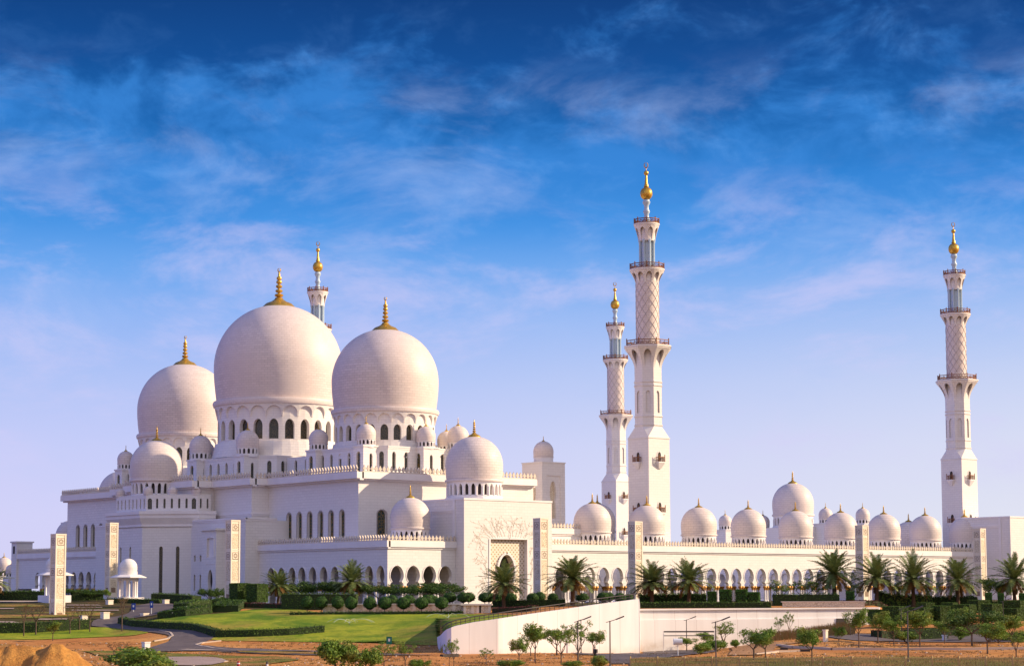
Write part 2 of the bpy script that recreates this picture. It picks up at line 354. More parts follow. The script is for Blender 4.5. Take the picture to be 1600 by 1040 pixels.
# ------------------------------------------------------------------ terrain
WALL_TAB = [(688, 262), (694, 259), (705, 257.5), (780, 260), (872, 267), (995, 275), (1010, 275)]      # retaining wall: photo column -> distance
WALL_TOP = [(688, -3.3), (691, -3.05), (694, -2.65), (700, -2.3), (710, -2.0), (740, -1.5), (780, -1.06), (830, -.47), (872, 0.0), (930, .70), (995, 1.40)]
COLS = [
 (60, [(120, -5.6), (280, -5.5), (300, -5.3), (318, -4.5), (345, -1.7), (375, .2), (400, .9), (430, 1.0), (470, .6), (520, 0)]),
 (180, [(120, -5.6), (280, -5.5), (300, -5.3), (322, -4.2), (345, -2.0), (375, .1), (400, 1.0), (430, 1.3), (470, 1.0), (520, 0)]),
 (300, [(120, -5.6), (280, -5.5), (300, -5.2), (330, -1.7), (350, -.15), (380, .1), (410, .7), (450, .7), (520, 0)]),
 (400, [(120, -5.6), (280, -5.5), (300, -5.2), (330, -1.6), (350, -.15), (400, 0), (520, 0)]),
 (600, [(120, -5.6), (280, -5.5), (300, -5.2), (330, -1.6), (350, -.15), (400, 0), (520, 0)]),
 (684, [(120, -5.6), (274, -5.4), (286, -4.8), (296, -4.1), (330, -1.5), (350, -.15), (400, 0), (520, 0)]),
 (700, [(120, -5.6), (257, -5.6), (300, -5.2), (330, -1.6), (350, -.15), (400, 0), (520, 0)]),
 (990, [(120, -5.6), (250, -5.6), (275, -6.15), (290, -6.4), (330, -1.6), (350, 0), (520, 0)]),
 (998, [(120, -5.6), (250, -5.6), (275, -6.15), (331, -7.6), (333, -.5), (350, 0), (520, 0)]),
 (1110, [(120, -5.6), (250, -5.6), (275, -6.1), (331, -7.0), (333, -.5), (350, 0), (520, 0)]),
 (1160, [(120, -5.6), (257, -5.5), (285, -5.7), (331, -6.6), (333, -.5), (350, 0), (520, 0)]),
 (1208, [(120, -5.6), (257, -5.5), (285, -4.9), (331, -4.9), (333, -.5), (350, 0), (520, 0)]),
 (1300, [(120, -5.6), (257, -5.5), (285, -4.5), (300, -4.1), (331, -3.6), (333, -.5), (350, 0), (520, 0)]),
 (1366, [(120, -5.6), (257, -5.5), (290, -4.9), (300, -4.6), (331, -3.0), (333, -.6), (350, 0), (520, 0)]),
 (1385, [(120, -5.6), (257, -5.5), (300, -5.0), (315, -4.2), (345, -1.5), (372, -.2), (400, 0), (520, 0)]),
 (1700, [(120, -5.6), (257, -5.5), (300, -5.0), (315, -4.2), (345, -1.5), (372, -.2), (400, 0), (520, 0)])]
def ground(px, d):
    if 688 <= px <= 996:
        dw = interp(WALL_TAB, px)
        if d > dw + 2.3:
            zt = interp(WALL_TOP, px) - .25; zm = interp([(690, -1.6), (780, -1.25), (860, -.4), (995, 0)], px)
            return zt + (zm - zt) * (d - dw) / (330 - dw) if d < 330 else zm * max(0, (350 - d) / 20)
    if px <= COLS[0][0]: return interp(COLS[0][1], d)
    for (a, ta), (b, tb) in zip(COLS, COLS[1:]):
        if px <= b:
            f = (px - a) / (b - a); return interp(ta, d) * (1 - f) + interp(tb, d) * f
    return interp(COLS[-1][1], d)
KK = F_PX * 0.99572
def colof(P): return 800 + KK * lateral(P) / depth(P)
def wob(x, y): return .10 * noise.noise((x * .12, y * .12, 0)) + .05 * noise.noise((x * .5, y * .5, 3))
def hit(x, y, d0=130, d1=520):
    prev = d0; d = d0
    while d < d1:
        P = at(x, y, d=d)
        if P.z < ground(colof(P), d): 
            lo, hi = prev, d
            for _ in range(18):
                mid = (lo + hi) / 2; P = at(x, y, d=mid)
                if P.z < ground(colof(P), mid): hi = mid
                else: lo = mid
            P = at(x, y, d=hi); P.z = ground(colof(P), hi); return P
        prev = d; d += 1.5
    P = at(x, y, d=d1); P.z = 0; return P
def base(x, d):                        # a point on the ground in a photo column at a distance
    p = plan(x, d); return Vector((p[0], p[1], ground(x, d)))
mb = [MB(), MB()]
pxs = sorted(list(range(-500, 2101, 13)) + [687.9, 688.2, 995.9, 996.1, 998]); ds = [118 + 1.6 * i for i in range(252)]
grid = {}
for i, x in enumerate(pxs):
    for j, d in enumerate(ds):
        p = plan(x, d); z = ground(x, d)
        grid[i, j] = (p[0], p[1], z + (wob(*p) if z < -1 else 0) - .02)
for i in range(len(pxs) - 1):
    for j in range(len(ds) - 1):
        k = 0 if (ds[j] < 346 and not (pxs[i] < 350 and ds[j] > 322)) else 1
        mb[k].quad(grid[i, j], grid[i + 1, j], grid[i + 1, j + 1], grid[i, j + 1])
def weld(o):
    import bmesh
    b = bmesh.new(); b.from_mesh(o.data); bmesh.ops.remove_doubles(b, verts=b.verts, dist=.01); b.to_mesh(o.data); b.free()
    o.data.polygons.foreach_set('use_smooth', [True] * len(o.data.polygons)); return o
struct(weld(mb[0].build('ground', SAND))); struct(weld(mb[1].build('garden_ground', SOILBED)))
g = MB(); g.quad((-9000, -9000, -8.2), (9000, -9000, -8.2), (9000, 9000, -8.2), (-9000, 9000, -8.2))
struct(g.build('far_ground', SAND))
# raised mosque terrace: everything from the garden back to the horizon
tg = MB()
pl = [plan(-500, 519), plan(2100, 519)]
far = [plan(3400, 6000), plan(-1900, 6000)]
tg.prism([pl[0], pl[1], far[0], far[1]], -6, -.03); struct(tg.build('terrace_ground', PAVE))
def region(name, rows, mt, off=.07, step=.7, nx=26, kind=True, wobble=0.0):
    rows = sorted(rows); b = MB(); prev = None
    y = rows[0][0]
    L = [(r[0], r[1]) for r in rows]; Rr = [(r[0], r[2]) for r in rows]
    while y <= rows[-1][0] + 1e-6:
        xl, xr = interp(L, y), interp(Rr, y)
        if wobble:
            xl += wobble * noise.noise((y * .21, 1.7, len(name))); xr += wobble * noise.noise((y * .21, 9.7, len(name)))
        cur = []
        for k in range(nx + 1):
            P = hit(xl + (xr - xl) * k / nx, y)
            w = wob(P.x, P.y) if P.z < -1 else 0
            cur.append((P.x, P.y, P.z + w + off))
        if prev:
            for k in range(nx): b.quad(cur[k], cur[k + 1], prev[k + 1], prev[k])
        prev = cur; y += step
    o = b.build(name, mt); weld(o)
    if kind: struct(o)
    return o
region('lawn', [(950, 415, 450), (953, 385, 478), (957, 352, 500), (959, 330, 765), (962, 300, 815), (966, 262, 810), (970, 225, 790), (975, 200, 765), (980, 235, 745), (985, 280, 722), (990, 322, 700), (994, 330, 690), (998, 325, 688), (1001, 345, 686), (1004, 600, 685), (1008, 665, 684)], LAWN, nx=60, wobble=4)
region('verge_lawn', [(980, 90, 175), (984, 30, 215), (988, -20, 232), (992, -40, 215), (996, -40, 125), (999, -40, 60)], LAWN, wobble=10)
region('road', [(942, 236, 262), (946, 212, 283), (950, 205, 288), (954, 205, 275), (958, 200, 255), (962, 186, 235), (966, 158, 205), (970, 146, 185), (974, 143, 182), (978, 143, 240), (981, 175, 270), (984, 205, 290), (988, 240, 318), (992, 262, 330), (996, 268, 334), (1000, 266, 328), (1004, 258, 318), (1008, 246, 312), (1011, 236, 345), (1014, 228, 420), (1018, 232, 500)], ROADM, off=.10, nx=30)
region('service_road', [(1018.5, 330, 520), (1021, 400, 610), (1024, 500, 700)], ROADM, off=.09)
region('rough_grass', [(1017, 372, 380), (1019.5, 375, 525), (1022, 440, 520)], ROUGHGRASS, off=.13, wobble=8)
region('grass_strip', [(1017, 128, 226), (1020, 140, 260), (1023, 150, 330), (1027, 200, 455), (1031, 235, 470), (1036, 240, 440), (1041, 250, 400)], ROUGHGRASS, off=.08, wobble=12)
region('paved_path', [(1026.5, 262, 300), (1029, 250, 340), (1032, 240, 352), (1036, 235, 350), (1040, 240, 325)], PAVE, off=.16)
region('underpass_road', [(1020.6, 880, 1105), (1023, 925, 1070), (1027, 935, 1045), (1031, 950, 1030), (1037, 955, 1005)], ROADM, off=.08, wobble=6)
region('underpass_road', [(1015.5, 1005, 1125), (1018, 1005, 1118), (1020.6, 1005, 1105)], ROADM, off=.085)
region('park_road', [(989, 1285, 1345), (992, 1285, 1640), (996, 1296, 1640), (1000, 1330, 1640), (1003, 1410, 1640)], ROADM, off=.09)
region('sandy_path', [(1003, 1185, 1260), (1007, 1160, 1225), (1012, 1145, 1212), (1018, 1140, 1205), (1023, 1140, 1190)], ground_mat('pale_sand', [(.46, .25, .12), (.40, .20, .085)], [(.3, 4, .4, .7)]), off=.10, wobble=6)
region('grass_border', [(1027.5, 1000, 1640), (1030, 985, 1640), (1036, 985, 1640), (1043, 985, 1640)], ROUGHGRASS, off=.10, nx=60)
for k_, rw in enumerate(([(936.5, -20, 66), (941, -20, 68)], [(950, -20, 22), (951.6, -20, 22)], [(971.2, -20, 20), (973, -20, 36)], [(944.8, 104, 152), (946, 104, 160)], [(952.6, 112, 185), (954, 112, 186)], [(966.6, 62, 106), (968.2, 58, 106)], [(948.6, 100, 160), (949.6, 100, 160)])):
    region('path', rw, PAVE if k_ else KERB, off=.12, step=.35)
region('bed_grass', [(955, 100, 150), (958, 20, 190), (961, -20, 185), (964, -20, 80), (966, -20, 60)], ROUGHGRASS, off=.07, wobble=20)
region('bed_grass', [(944, -20, 60), (946, -20, 76), (948, -20, 60)], ROUGHGRASS, off=.07, wobble=12)
def kerb(name, pts, h=.16, w=.35):
    b = MB(); P = [hit(x, y) for x, y in pts]
    for a, c in zip(P, P[1:]):
        n = max(2, int((c - a).length / 1.5)); q = []
        t_ = (c - a).normalized(); s_ = Vector((-t_.y, t_.x, 0)) * w / 2
        for i in range(n + 1):
            p = a.lerp(c, i / n); z = ground(colof(p), depth(p)) + (wob(p.x, p.y) if p.z < -1 else 0)
            q.append((p - s_, p + s_, z))
        for (a0, a1, z0), (b0, b1, z1) in zip(q, q[1:]):
            b.quad((a0.x, a0.y, z0 + h), (b0.x, b0.y, z1 + h), (b1.x, b1.y, z1 + h), (a1.x, a1.y, z0 + h))
            for (u0, u1) in ((a0, b0), (a1, b1)): b.quad((u0.x, u0.y, z0 - .2), (u1.x, u1.y, z1 - .2), (u1.x, u1.y, z1 + h), (u0.x, u0.y, z0 + h))
    return struct(b.build(name, KERB))
kerb('kerb', [(1215, 1009), (1240, 1012), (1300, 1014), (1400, 1015), (1500, 1014.5), (1610, 1013.5)], .3, .5)
kerb('kerb', [(1180, 1022), (1215, 1018), (1260, 1016.5)], .2, .4)
kerb('kerb', [(240, 1001), (262, 997), (270, 993), (266, 988), (250, 985)], .15, .35)
kerb('kerb', [(345, 1001), (318, 1004), (306, 1007), (316, 1010), (350, 1014), (420, 1016.5), (520, 1018)], .15, .35)
kerb('kerb', [(250, 1026.5), (310, 1027), (345, 1030), (355, 1033), (340, 1036), (300, 1040)], .15, .3)
kerb('kerb', [(286, 1014.5), (334, 1016)], .12, 1.6)

# ------------------------------------------------------------------ architecture helpers
VM = 69.54                              # the axis of symmetry of the prayer hall
def arch(zb, zs, zt, hw, n=7, point=.12):
    h = zt - zs; L = [(zb, hw), (zs, hw)]
    for i in range(1, n):
        a = i / n; L.append((zs + h * math.sin(a * PI / 2), hw * (math.cos(a * PI / 2) * (1 - point) + point * (1 - a))))
    L.append((zt, 0.0)); return L
def keyhole(zn, ztop, neck, hw, foot=None, zfoot=None):
    # horseshoe arch with a slight point: from the neck it swells to hw and closes at ztop
    L = []
    if foot is not None: L += [(zfoot, foot), (zfoot + (zn - zfoot) * .55, foot * .97)]
    L += [(zn, neck)]; H = ztop - zn; mid = .36
    for i in range(1, 5): L.append((zn + H * mid * i / 4, neck + (hw - neck) * math.sin(i / 4 * PI / 2)))
    for i in range(1, 8):
        a = i / 8; L.append((zn + H * (mid + (1 - mid) * math.sin(a * PI / 2) ** .95), hw * (math.cos(a * PI / 2) * .86 + .14 * (1 - a))))
    L.append((ztop, 0.0)); return L
def FU(u0, sgn=-1): return lambda s, z, d: (u0 + sgn * d, s, z)          # wall at constant u
def FV(v0, sgn=-1): return lambda s, z, d: (s, v0 + sgn * d, z)          # wall at constant v
def FC(cx, cy, r0, z0, r1, z1): # cylinder / cone, s = angle
    def f(s, z, d):
        r = r0 + (r1 - r0) * (z - z0) / (z1 - z0) + d; return (cx + r * math.cos(s), cy + r * math.sin(s), z)
    return f
def wall_strip(b, fr, s0, s1, z0, z1, ops, thick=.6, m=0, mr=0, smax=None):
    """wall from s0 to s1, z0 to z1 with openings [(centre, profile)]; profile = [(z, half width)]"""
    ops = sorted(ops, key=lambda o: o[0])
    cuts = [s0] + [(a[0] + b_[0]) / 2 for a, b_ in zip(ops, ops[1:])] + [s1]
    def q(a0, a1, c0, c1):
        if a1 - a0 < 1e-5 and False: return
        b.quad(fr(a0, c0, 0), fr(a1, c0, 0), fr(a1, c1, 0), fr(a0, c1, 0), m)
    if not ops: 
        n = 1 if not smax else max(1, int((s1 - s0) / smax))
        for i in range(n): q(s0 + (s1 - s0) * i / n, s0 + (s1 - s0) * (i + 1) / n, z0, z1)
        return
    for (c, pr), a, e in zip(ops, cuts, cuts[1:]):
        zb, zt = pr[0][0], pr[-1][0]
        if zb > z0 + 1e-4: q(a, c, z0, zb); q(c, e, z0, zb)
        if zt < z1 - 1e-4: q(a, c, zt, z1); q(c, e, zt, z1)
        for (za, wa), (zc, wc) in zip(pr, pr[1:]):
            b.quad(fr(a, za, 0), fr(c - wa, za, 0), fr(c - wc, zc, 0), fr(a, zc, 0), m)
            b.quad(fr(c + wa, za, 0), fr(e, za, 0), fr(e, zc, 0), fr(c + wc, zc, 0), m)
            for sg in (-1, 1):
                b.quad(fr(c + sg * wa, za, 0), fr(c + sg * wa, za, -thick), fr(c + sg * wc, zc, -thick), fr(c + sg * wc, zc, 0), mr)
        if zb > z0 + 1e-4:
            b.quad(fr(c - pr[0][1], zb, 0), fr(c + pr[0][1], zb, 0), fr(c + pr[0][1], zb, -thick), fr(c - pr[0][1], zb, -thick), mr)
def pane(b, fr, c, pr, d=-.45, m=0):
    ring = [(c - w, z) for z, w in pr] + [(c + w, z) for z, w in reversed(pr[:-1])]
    b.poly([fr(s, z, d) for s, z in reversed(ring)], m)
def win_frame(b, fr, c, pr, w=.16, proud=.07, m=0):
    # moulding round an opening
    out = [(z, hw) for z, hw in pr]
    for (za, wa), (zc, wc) in zip(out, out[1:]):
        for sg in (-1, 1):
            i0, i1 = c + sg * wa, c + sg * wc; dz = w if wc < wa else 0
            o0 = c + sg * (wa + w); o1 = c + sg * (wc + w * .8)
            zc2 = zc + (w if wc < 1e-6 else w * .5 * (wc < wa)); za2 = za + (w * .5 if za > out[1][0] else 0)
            b.quad(fr(i0, za, proud), fr(o0, za2, proud), fr(o1, zc2, proud), fr(i1, zc, proud), m)
            b.quad(fr(o0, za2, proud), fr(o0, za2, -.02), fr(o1, zc2, -.02), fr(o1, zc2, proud), m)
            b.quad(fr(i0, za, proud), fr(i0, za, -.02), fr(i1, zc, -.02), fr(i1, zc, proud), m)
def merlons(b, fr, s0, s1, z0, pitch=.95, h=1.25, m=0, t=.28):
    n = max(1, int(round(abs(s1 - s0) / pitch))); p = (s1 - s0) / n
    for i in range(n):
        c = s0 + p * (i + .5); w = abs(p)
        out = [(-.20 * w, 0), (.20 * w, 0), (.13 * w, .22 * h), (.36 * w, .50 * h), (.27 * w, .68 * h), (0, h), (-.27 * w, .68 * h), (-.36 * w, .50 * h), (-.13 * w, .22 * h)]
        k = len(b.v)
        for d in (0, -t): b.v += [fr(c + x, z0 + z, d) for x, z in out]
        b.f.append(tuple(range(k, k + 9))); b.m.append(m); b.f.append(tuple(reversed(range(k + 9, k + 18)))); b.m.append(m)
        for j in range(9):
            e = (j + 1) % 9; b.f.append((k + j, k + 9 + j, k + 9 + e, k + e)); b.m.append(m)
    # low plinth and thin rail tying the merlons
    for za, zc, d0, d1 in ((z0 - .02, z0 + .16 * h, .03, -t - .03), (z0 + .42 * h, z0 + .52 * h, -.06, -t + .06)):
        k = len(b.v)
        for d in (d0, d1): b.v += [fr(s0, za, d), fr(s1, za, d), fr(s1, zc, d), fr(s0, zc, d)]
        for q in ((0, 1, 2, 3), (7, 6, 5, 4), (3, 2, 6, 7), (0, 3, 7, 4), (1, 5, 6, 2)): b.f.append(tuple(k + i for i in q)); b.m.append(m)
def cornice(b, fr, s0, s1, zb, zt, over=.55, m=0):
    """stepped overhanging band along a wall"""
    h = zt - zb
    for za, zc, d in ((zb - .35, zb, over * .45), (zb, zt, over)):
        k = len(b.v)
        for dd in (d, -.4): b.v += [fr(s0, za, dd), fr(s1, za, dd), fr(s1, zc, dd), fr(s0, zc, dd)]
        for q in ((0, 1, 2, 3), (7, 6, 5, 4), (3, 2, 6, 7), (0, 4, 5, 1), (0, 3, 7, 4), (1, 5, 6, 2)): b.f.append(tuple(k + i for i in q)); b.m.append(m)
def dome_prof(R, h0=.62, ring=.955, top=.24, k=1.0, n=26):
    P = [(R * (ring + .045), 0), (R * (ring + .06), .05 * R), (R * (ring + .045), .085 * R), (R * ring, .09 * R)]
    for i in range(1, 7):
        a = i / 6; P.append((R * (ring + (1 - ring) * math.sin(a * PI / 2)), R * (.09 + (h0 - .09) * a)))
    tm = math.acos(top)
    for i in range(1, n + 1):
        a = tm * i / n; P.append((R * math.cos(a) ** .97, R * (h0 + k * math.sin(a))))
    return P
def finial(b, z, r, h, ring=True, n=20, cx=0, cy=0):
    prof = [(r * 1.06, z - .10 * r), (r * 1.06, z), (r * .80, z + .10 * h), (r * .48, z + .15 * h), (r * .30, z + .20 * h), (r * .22, z + .25 * h)]
    for c, s in ((.31, .20), (.42, .15), (.535, .12), (.645, .10), (.74, .08)):
        for a in range(5):
            t_ = -PI / 2 + PI * a / 4; prof.append((r * (.085 + s * max(0, math.cos(t_)) * 1.0), z + h * (c + .045 * math.sin(t_))))
    prof += [(r * .07, z + .80 * h), (r * .05, z + .90 * h), (r * .02, z + .915 * h)]
    b.lathe(prof, n, cx, cy, uvs=False)
    if ring:                              # open crescent at the tip
        c = z + .955 * h; rr = .045 * h; P = []
        for i in range(17):
            a = R_(115) + R_(310) * i / 16; P.append((cx + rr * .72 * math.cos(a) * r2.x, cy + rr * .72 * math.cos(a) * r2.y, c + rr * math.sin(a)))
        b.tube(P, [.010 * h + .006 * h * math.sin(PI * i / 16) for i in range(17)], 5)
def small_drum(b, cx, cy, z0, h, r, n=22, slit=.5, md=1, flare=1.03):
    """ring of little piers with dark slits between, on a low plinth"""
    b.lathe([(r * 1.05, z0 - .5), (r * 1.05, z0 + .08 * h), (r, z0 + .10 * h)], 44, cx, cy, 0, uvs=False)
    pr = arch(z0 + .14 * h, z0 + .62 * h, z0 + .86 * h, PI / n * slit, 4)
    wall_strip(b, FC(cx, cy, r, z0, r * flare, z0 + h), 0, 2 * PI, z0 + .1 * h, z0 + h, [(2 * PI * (i + .5) / n, pr) for i in range(n)], r * .10, 0, 0)
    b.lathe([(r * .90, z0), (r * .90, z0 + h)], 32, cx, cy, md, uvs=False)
    for i in range(n):
        a = 2 * PI * i / n; x, y = cx + r * 1.02 * math.cos(a), cy + r * 1.02 * math.sin(a)
        b.tube([(x, y, z0 + .1 * h), (x, y, z0 + .7 * h)], r * .028, 5)
# ------------------------------------------------------------------ the prayer hall
UF, VR, VL = -82.5, 4.3, 2 * VM - 4.3
UP1, V1 = -87.04, 38.9                  # first projection of the rear wall, then the second, then the low block
UP2, V2 = -92.3, 55.0
ULB, VLB = -93.5, 31.3
mir = lambda v_: 2 * VM - v_
H = Thing('prayer_hall', 'huge white marble prayer hall crowned by three big ribless domes, left of the slender towers', 'mosque hall', (-60, VM, 0))
def hp(n, b, mt, parent=None, smooth=False, label=None): return H.part(n, b, mt, parent, smooth, True, label)
wb = MB(); wins = []
ZC, ZT = 26.65, 28.05
def addwin(fr, c, pr, d=-.5, mt=GLASS, frame_w=0.0, name='window'):
    wins.append((fr, c, pr, d, mt, frame_w, name))
# rear wall, right part with six tall windows (and its mirror image)
pr6 = arch(at(484, 841.5, u=UF).z, at(484, 806, u=UF).z, at(484, 799, u=UF).z, .92, 6, .25)
v6 = [at(x, 820, u=UF).y for x in (451.7, 467.7, 484, 500.8, 517.3, 534.4)]
F_ = FU(UF); ops = [(v_, pr6) for v_ in v6]
wall_strip(wb, F_, VR, V1, 0, ZC, ops, .7); wall_strip(wb, F_, mir(V1), mir(VR), 0, ZC, [(mir(v_), pr6) for v_ in v6], .7)
for v_ in v6: addwin(F_, v_, pr6, -.6, GLASS_COL, .22); addwin(F_, mir(v_), pr6, -.6, GLASS_COL, .22)
# right flank (faces the sunny side) with large windows
fl = FV(VR); prB = arch(at(596.6, 836, v=VR).z, at(596.6, 803, v=VR).z, at(596.6, 796, v=VR).z, 1.25, 6, .2)
us = [at(596.6, 815, v=VR).x + k * 9.0 for k in range(2)]
wall_strip(wb, fl, UF, -33.0, 0, ZC, [(u_, prB) for u_ in us], .7)
for u_ in us[:2]: addwin(fl, u_, prB, -.6, GLASS_COL, .25)
wb.quad((-33, VR, 0), (-33, mir(VR), 0), (-33, mir(VR), ZC), (-33, VR, ZC))
wb.quad((UF, mir(VR), 0), (-33, mir(VR), 0), (-33, mir(VR), ZC), (UF, mir(VR), ZC))
# projections
wb.box(UP1, UF + 1, V1, mir(V1), 0, ZC); wb.box(UP2, UP1 + 1, V2, mir(V2), 0, ZC - .01)
hp('wall', wb, MARBLE)
rf = MB(); rf.box(UF + .4, -33.4, VR + .4, mir(VR) - .4, ZC - .5, ZC + .9); rf.box(UP1 + .4, UF + .6, V1 + .4, mir(V1) - .4, ZC - .5, ZC + .9); rf.box(UP2 + .4, UP1 + .6, V2 + .4, mir(V2) - .4, ZC - .5, ZC + .9)
hp('roof', rf, TRIM)
cb, pb = MB(), MB(); OV = 1.4
for fr, a, e in ((FU(UF), VR - OV, V1), (FV(V1), UP1, UF - OV), (FU(UP1), V1 - OV, V2), (FV(V2), UP2, UP1 - OV), (FU(UP2), V2 - OV, mir(V2) + OV), (FU(UP1), mir(V2), mir(V1) + OV), (FU(UF), mir(V1), mir(VR) + OV), (FV(VR), UF - .02, -33), (FV(mir(VR), 1), UF, -33)):
    cornice(cb, fr, a, e, ZC, ZT, OV)
    merlons(pb, (lambda f0: (lambda s, z, d: f0(s, z, d + OV - .25)))(fr), a + .25, e, ZT, 1.05, 1.5)
hp('cornice', cb, TRIM); hp('parapet', pb, MERLON)
# low block round the rear of the hall, with its hooded doorway
lb = MB(); UX, VX = -96.2, 39.0; VX2 = at(315, 850, u=UX).y
ZL = 18.85
VLL = at(150, 840, u=ULB).y
sl_lo = arch(3.0, 6.3, 6.6, .34, 3); sl_hi = arch(9.6, 10.8, 11.0, .38, 3)
fL = FU(ULB); slv = [at(x, 900, u=ULB).y for x in (313, 304, 294.4)]
wall_strip(lb, fL, VLB, VLL, 0, 8.0, [(v_, sl_lo) for v_ in slv] + [(mir(v_), sl_lo) for v_ in slv if mir(v_) < VLL - 1], .5)
wall_strip(lb, fL, VLB, VLL, 8.0, ZL, [(v_, sl_hi) for v_ in slv] + [(mir(v_), sl_hi) for v_ in slv if mir(v_) < VLL - 1], .5)
for v_ in slv:
    for q in [q_ for q_ in (v_, mir(v_)) if q_ < VLL - 1]: addwin(fL, q, sl_lo, -.45); addwin(fL, q, sl_hi, -.45)
wall_strip(lb, FV(VLB), ULB, -85.3, 0, ZL, [], .5); lb.quad((ULB, VLL, 0), (-85.3, VLL, 0), (-85.3, VLL, ZL), (ULB, VLL, ZL))
lb.box(-85.3, UF + .5, VLB + .02, V1 + 1, 0, ZL - .4); lb.box(-85.3, UF + .5, min(mir(V1) - 1, VLL - 1), VLL - .02, 0, ZL - .4)
lb.quad((ULB, VLB, ZL), (-85.3, VLB, ZL), (-85.3, VLL, ZL), (ULB, VLL, ZL))
hp('rear_block', lb, MARBLE)
lt = MB()
for fr, a, e in ((FU(UP1), V1 - .25, V2), (FV(V1), UP1, UF)): cornice(lt, fr, a, e, 20.1, 20.6, .28)
cornice(lt, FV(VLB), ULB, -85.3, ZL - .25, ZL + .12, .2); cornice(lt, FU(ULB), VLB - .2, 62, ZL - .25, ZL + .12, .2)
cornice(lt, FU(ULB), mir(62), VLL, ZL - .25, ZL + .12, .2)
hp('ledge', lt, TRIM)
for sgn in ((0, 1) if mir(VX) < VLL else (0,)):
    q = (lambda v_: v_) if not sgn else mir
    a, e = sorted((q(VX), q(VX2))); pc = (a + e) / 2 - (0.7 if not sgn else -.7)
    px = MB(); kd = keyhole(3.6, 7.6, .72, 1.02, .85, .2)
    wall_strip(px, FU(UX), a, e, 0, 8.6, [(pc, kd)], .8); 
    bl = [(10.4, 1.35), (14.6, 1.35), (14.6, 0.0)]
    wall_strip(px, FU(UX), a, e, 8.6, 16.3, [(pc, bl)], .35)
    for vv in (a, e): px.quad((UX, vv, 0), (ULB, vv, 0), (ULB, vv, 16.3), (UX, vv, 16.3))
    px.box(UX - .45, ULB, a - .45, e + .45, 16.3, 16.75)
    bx = hp('doorway', px, MARBLE)
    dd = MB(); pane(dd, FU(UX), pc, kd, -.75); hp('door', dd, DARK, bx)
    dd = MB(); pane(dd, FU(UX), pc, [(10.3, 1.4), (14.7, 1.4), (14.7, 0)], -.34); win_frame(dd, FU(UX), pc, [(8.75, 1.5), (8.95, 1.5), (8.95, 0)], .12, .1); win_frame(dd, FU(UX), pc, bl, .35, .14); hp('blank_panel', dd, TRIM, bx)
# faceted tower on the axis behind the hall, with a crown of little domes
TWU = -101.6
ta = at(223, 820, u=TWU).y; tb = at(173, 820, u=TWU).y; th_ = (tb - ta) / 2
def tw_pts(g=0.0):
    k = 9.2; a_ = th_ + g * .42
    u0 = TWU - g; A_, B_ = VM - a_, VM + a_
    e_ = k + g * .58
    return [(UP2 + 4, A_ - e_ - 0), (u0 + e_, A_ - e_), (u0, A_), (u0, B_), (u0 + e_, B_ + e_), (UP2 + 4, B_ + e_)]
def loop(p): return list(reversed(p))
tp = tw_pts(); tower = MB()
def FL(p, q):                          # frame along a plan edge p -> q, outward on the left of travel
    p, q = Vector(p), Vector(q); t_ = (q - p).normalized(); n_ = Vector((t_.y, -t_.x)); 
    c_ = Vector((-80, VM)) - p
    if n_.dot(c_) > 0: n_ = -n_
    return (lambda s, z, d: (p.x + t_.x * s + n_.x * d, p.y + t_.y * s + n_.y * d, z)), (q - p).length
ZW = 17.4
for i in range(5):
    fr, L = FL(tp[i], tp[i + 1]); sl = arch(.9, 12.6, 13.1, .42, 3)
    ops = [(L * .36, sl), (L * .66, sl)] if i in (1, 2, 3) else []
    wall_strip(tower, fr, 0, L, 0, ZW, ops, .5)
    for c, pr in ops: addwin(fr, c, pr, -.45, GLASS)
hp('rear_tower', tower, MARBLE)
tc_ = MB()
for g0, z0, g1, z1 in ((0, ZW, .35, ZW + .25), (.35, ZW + .25, .35, ZW + .6), (.2, ZW + .6, .95, ZW + 2.2), (.95, ZW + 2.2, .95, ZW + 3.0), (1.2, ZW + 3.0, 1.2, ZW + 3.75)):
    tc_.prism(loop(tw_pts(g0)), z0, z1, taper=loop(tw_pts(g1)))
hp('tower_cornice', tc_, TRIM)
ZS = ZW + 3.75; st = MB(); sp = tw_pts(-1.2); ZS1 = ZS + 3.6
slit = arch(ZS + .7, ZS + 2.7, ZS + 2.95, .26, 3); big = arch(ZS + .5, ZS + 2.5, ZS + 3.0, .52, 4)
for i in range(5):
    fr, L = FL(sp[i], sp[i + 1]); n_ = max(2, int(L / 1.55)); ops = []
    for k in range(n_):
        ops.append((L * (k + .5) / n_, big if k in (0, n_ - 1) and i in (1, 3) else slit))
    wall_strip(st, fr, 0, L, ZS, ZS1, ops, .4)
    for c, pr in ops: addwin(fr, c, pr, -.36, GLASS)
st.prism(loop(sp), ZS1, ZS1 + .3)
hp('tower_gallery', st, MARBLE)
def mini_dome(cx, cy, z, R, n=20, fin=True, drum=True, dh=.55, parent=None):
    if drum:
        d_ = MB(); small_drum(d_, cx, cy, z, dh * R, R * .93, 14 if R > 1.5 else 8, .55)
        hp('drum', d_, [TRIM, DARK], parent)
    else: dh = 0.12; d_ = MB(); d_.lathe([(R * .93, z - .1), (R * .93, z + dh * R)], n, cx, cy, uvs=False); hp('drum', d_, TRIM, parent)
    b = MB(); b.lathe([(r, z + dh * R + h_) for r, h_ in dome_prof(R, .55, .96, .16, 1.02, 14)], n * 2, cx, cy)
    o = hp('dome', b, MARBLE_DOME, parent, True)
    if fin:
        b = MB(); finial(b, z + dh * R + R * 1.55, R * .22, R * .85, False, 10, cx, cy); hp('finial', b, GOLD, o, True)
    return o
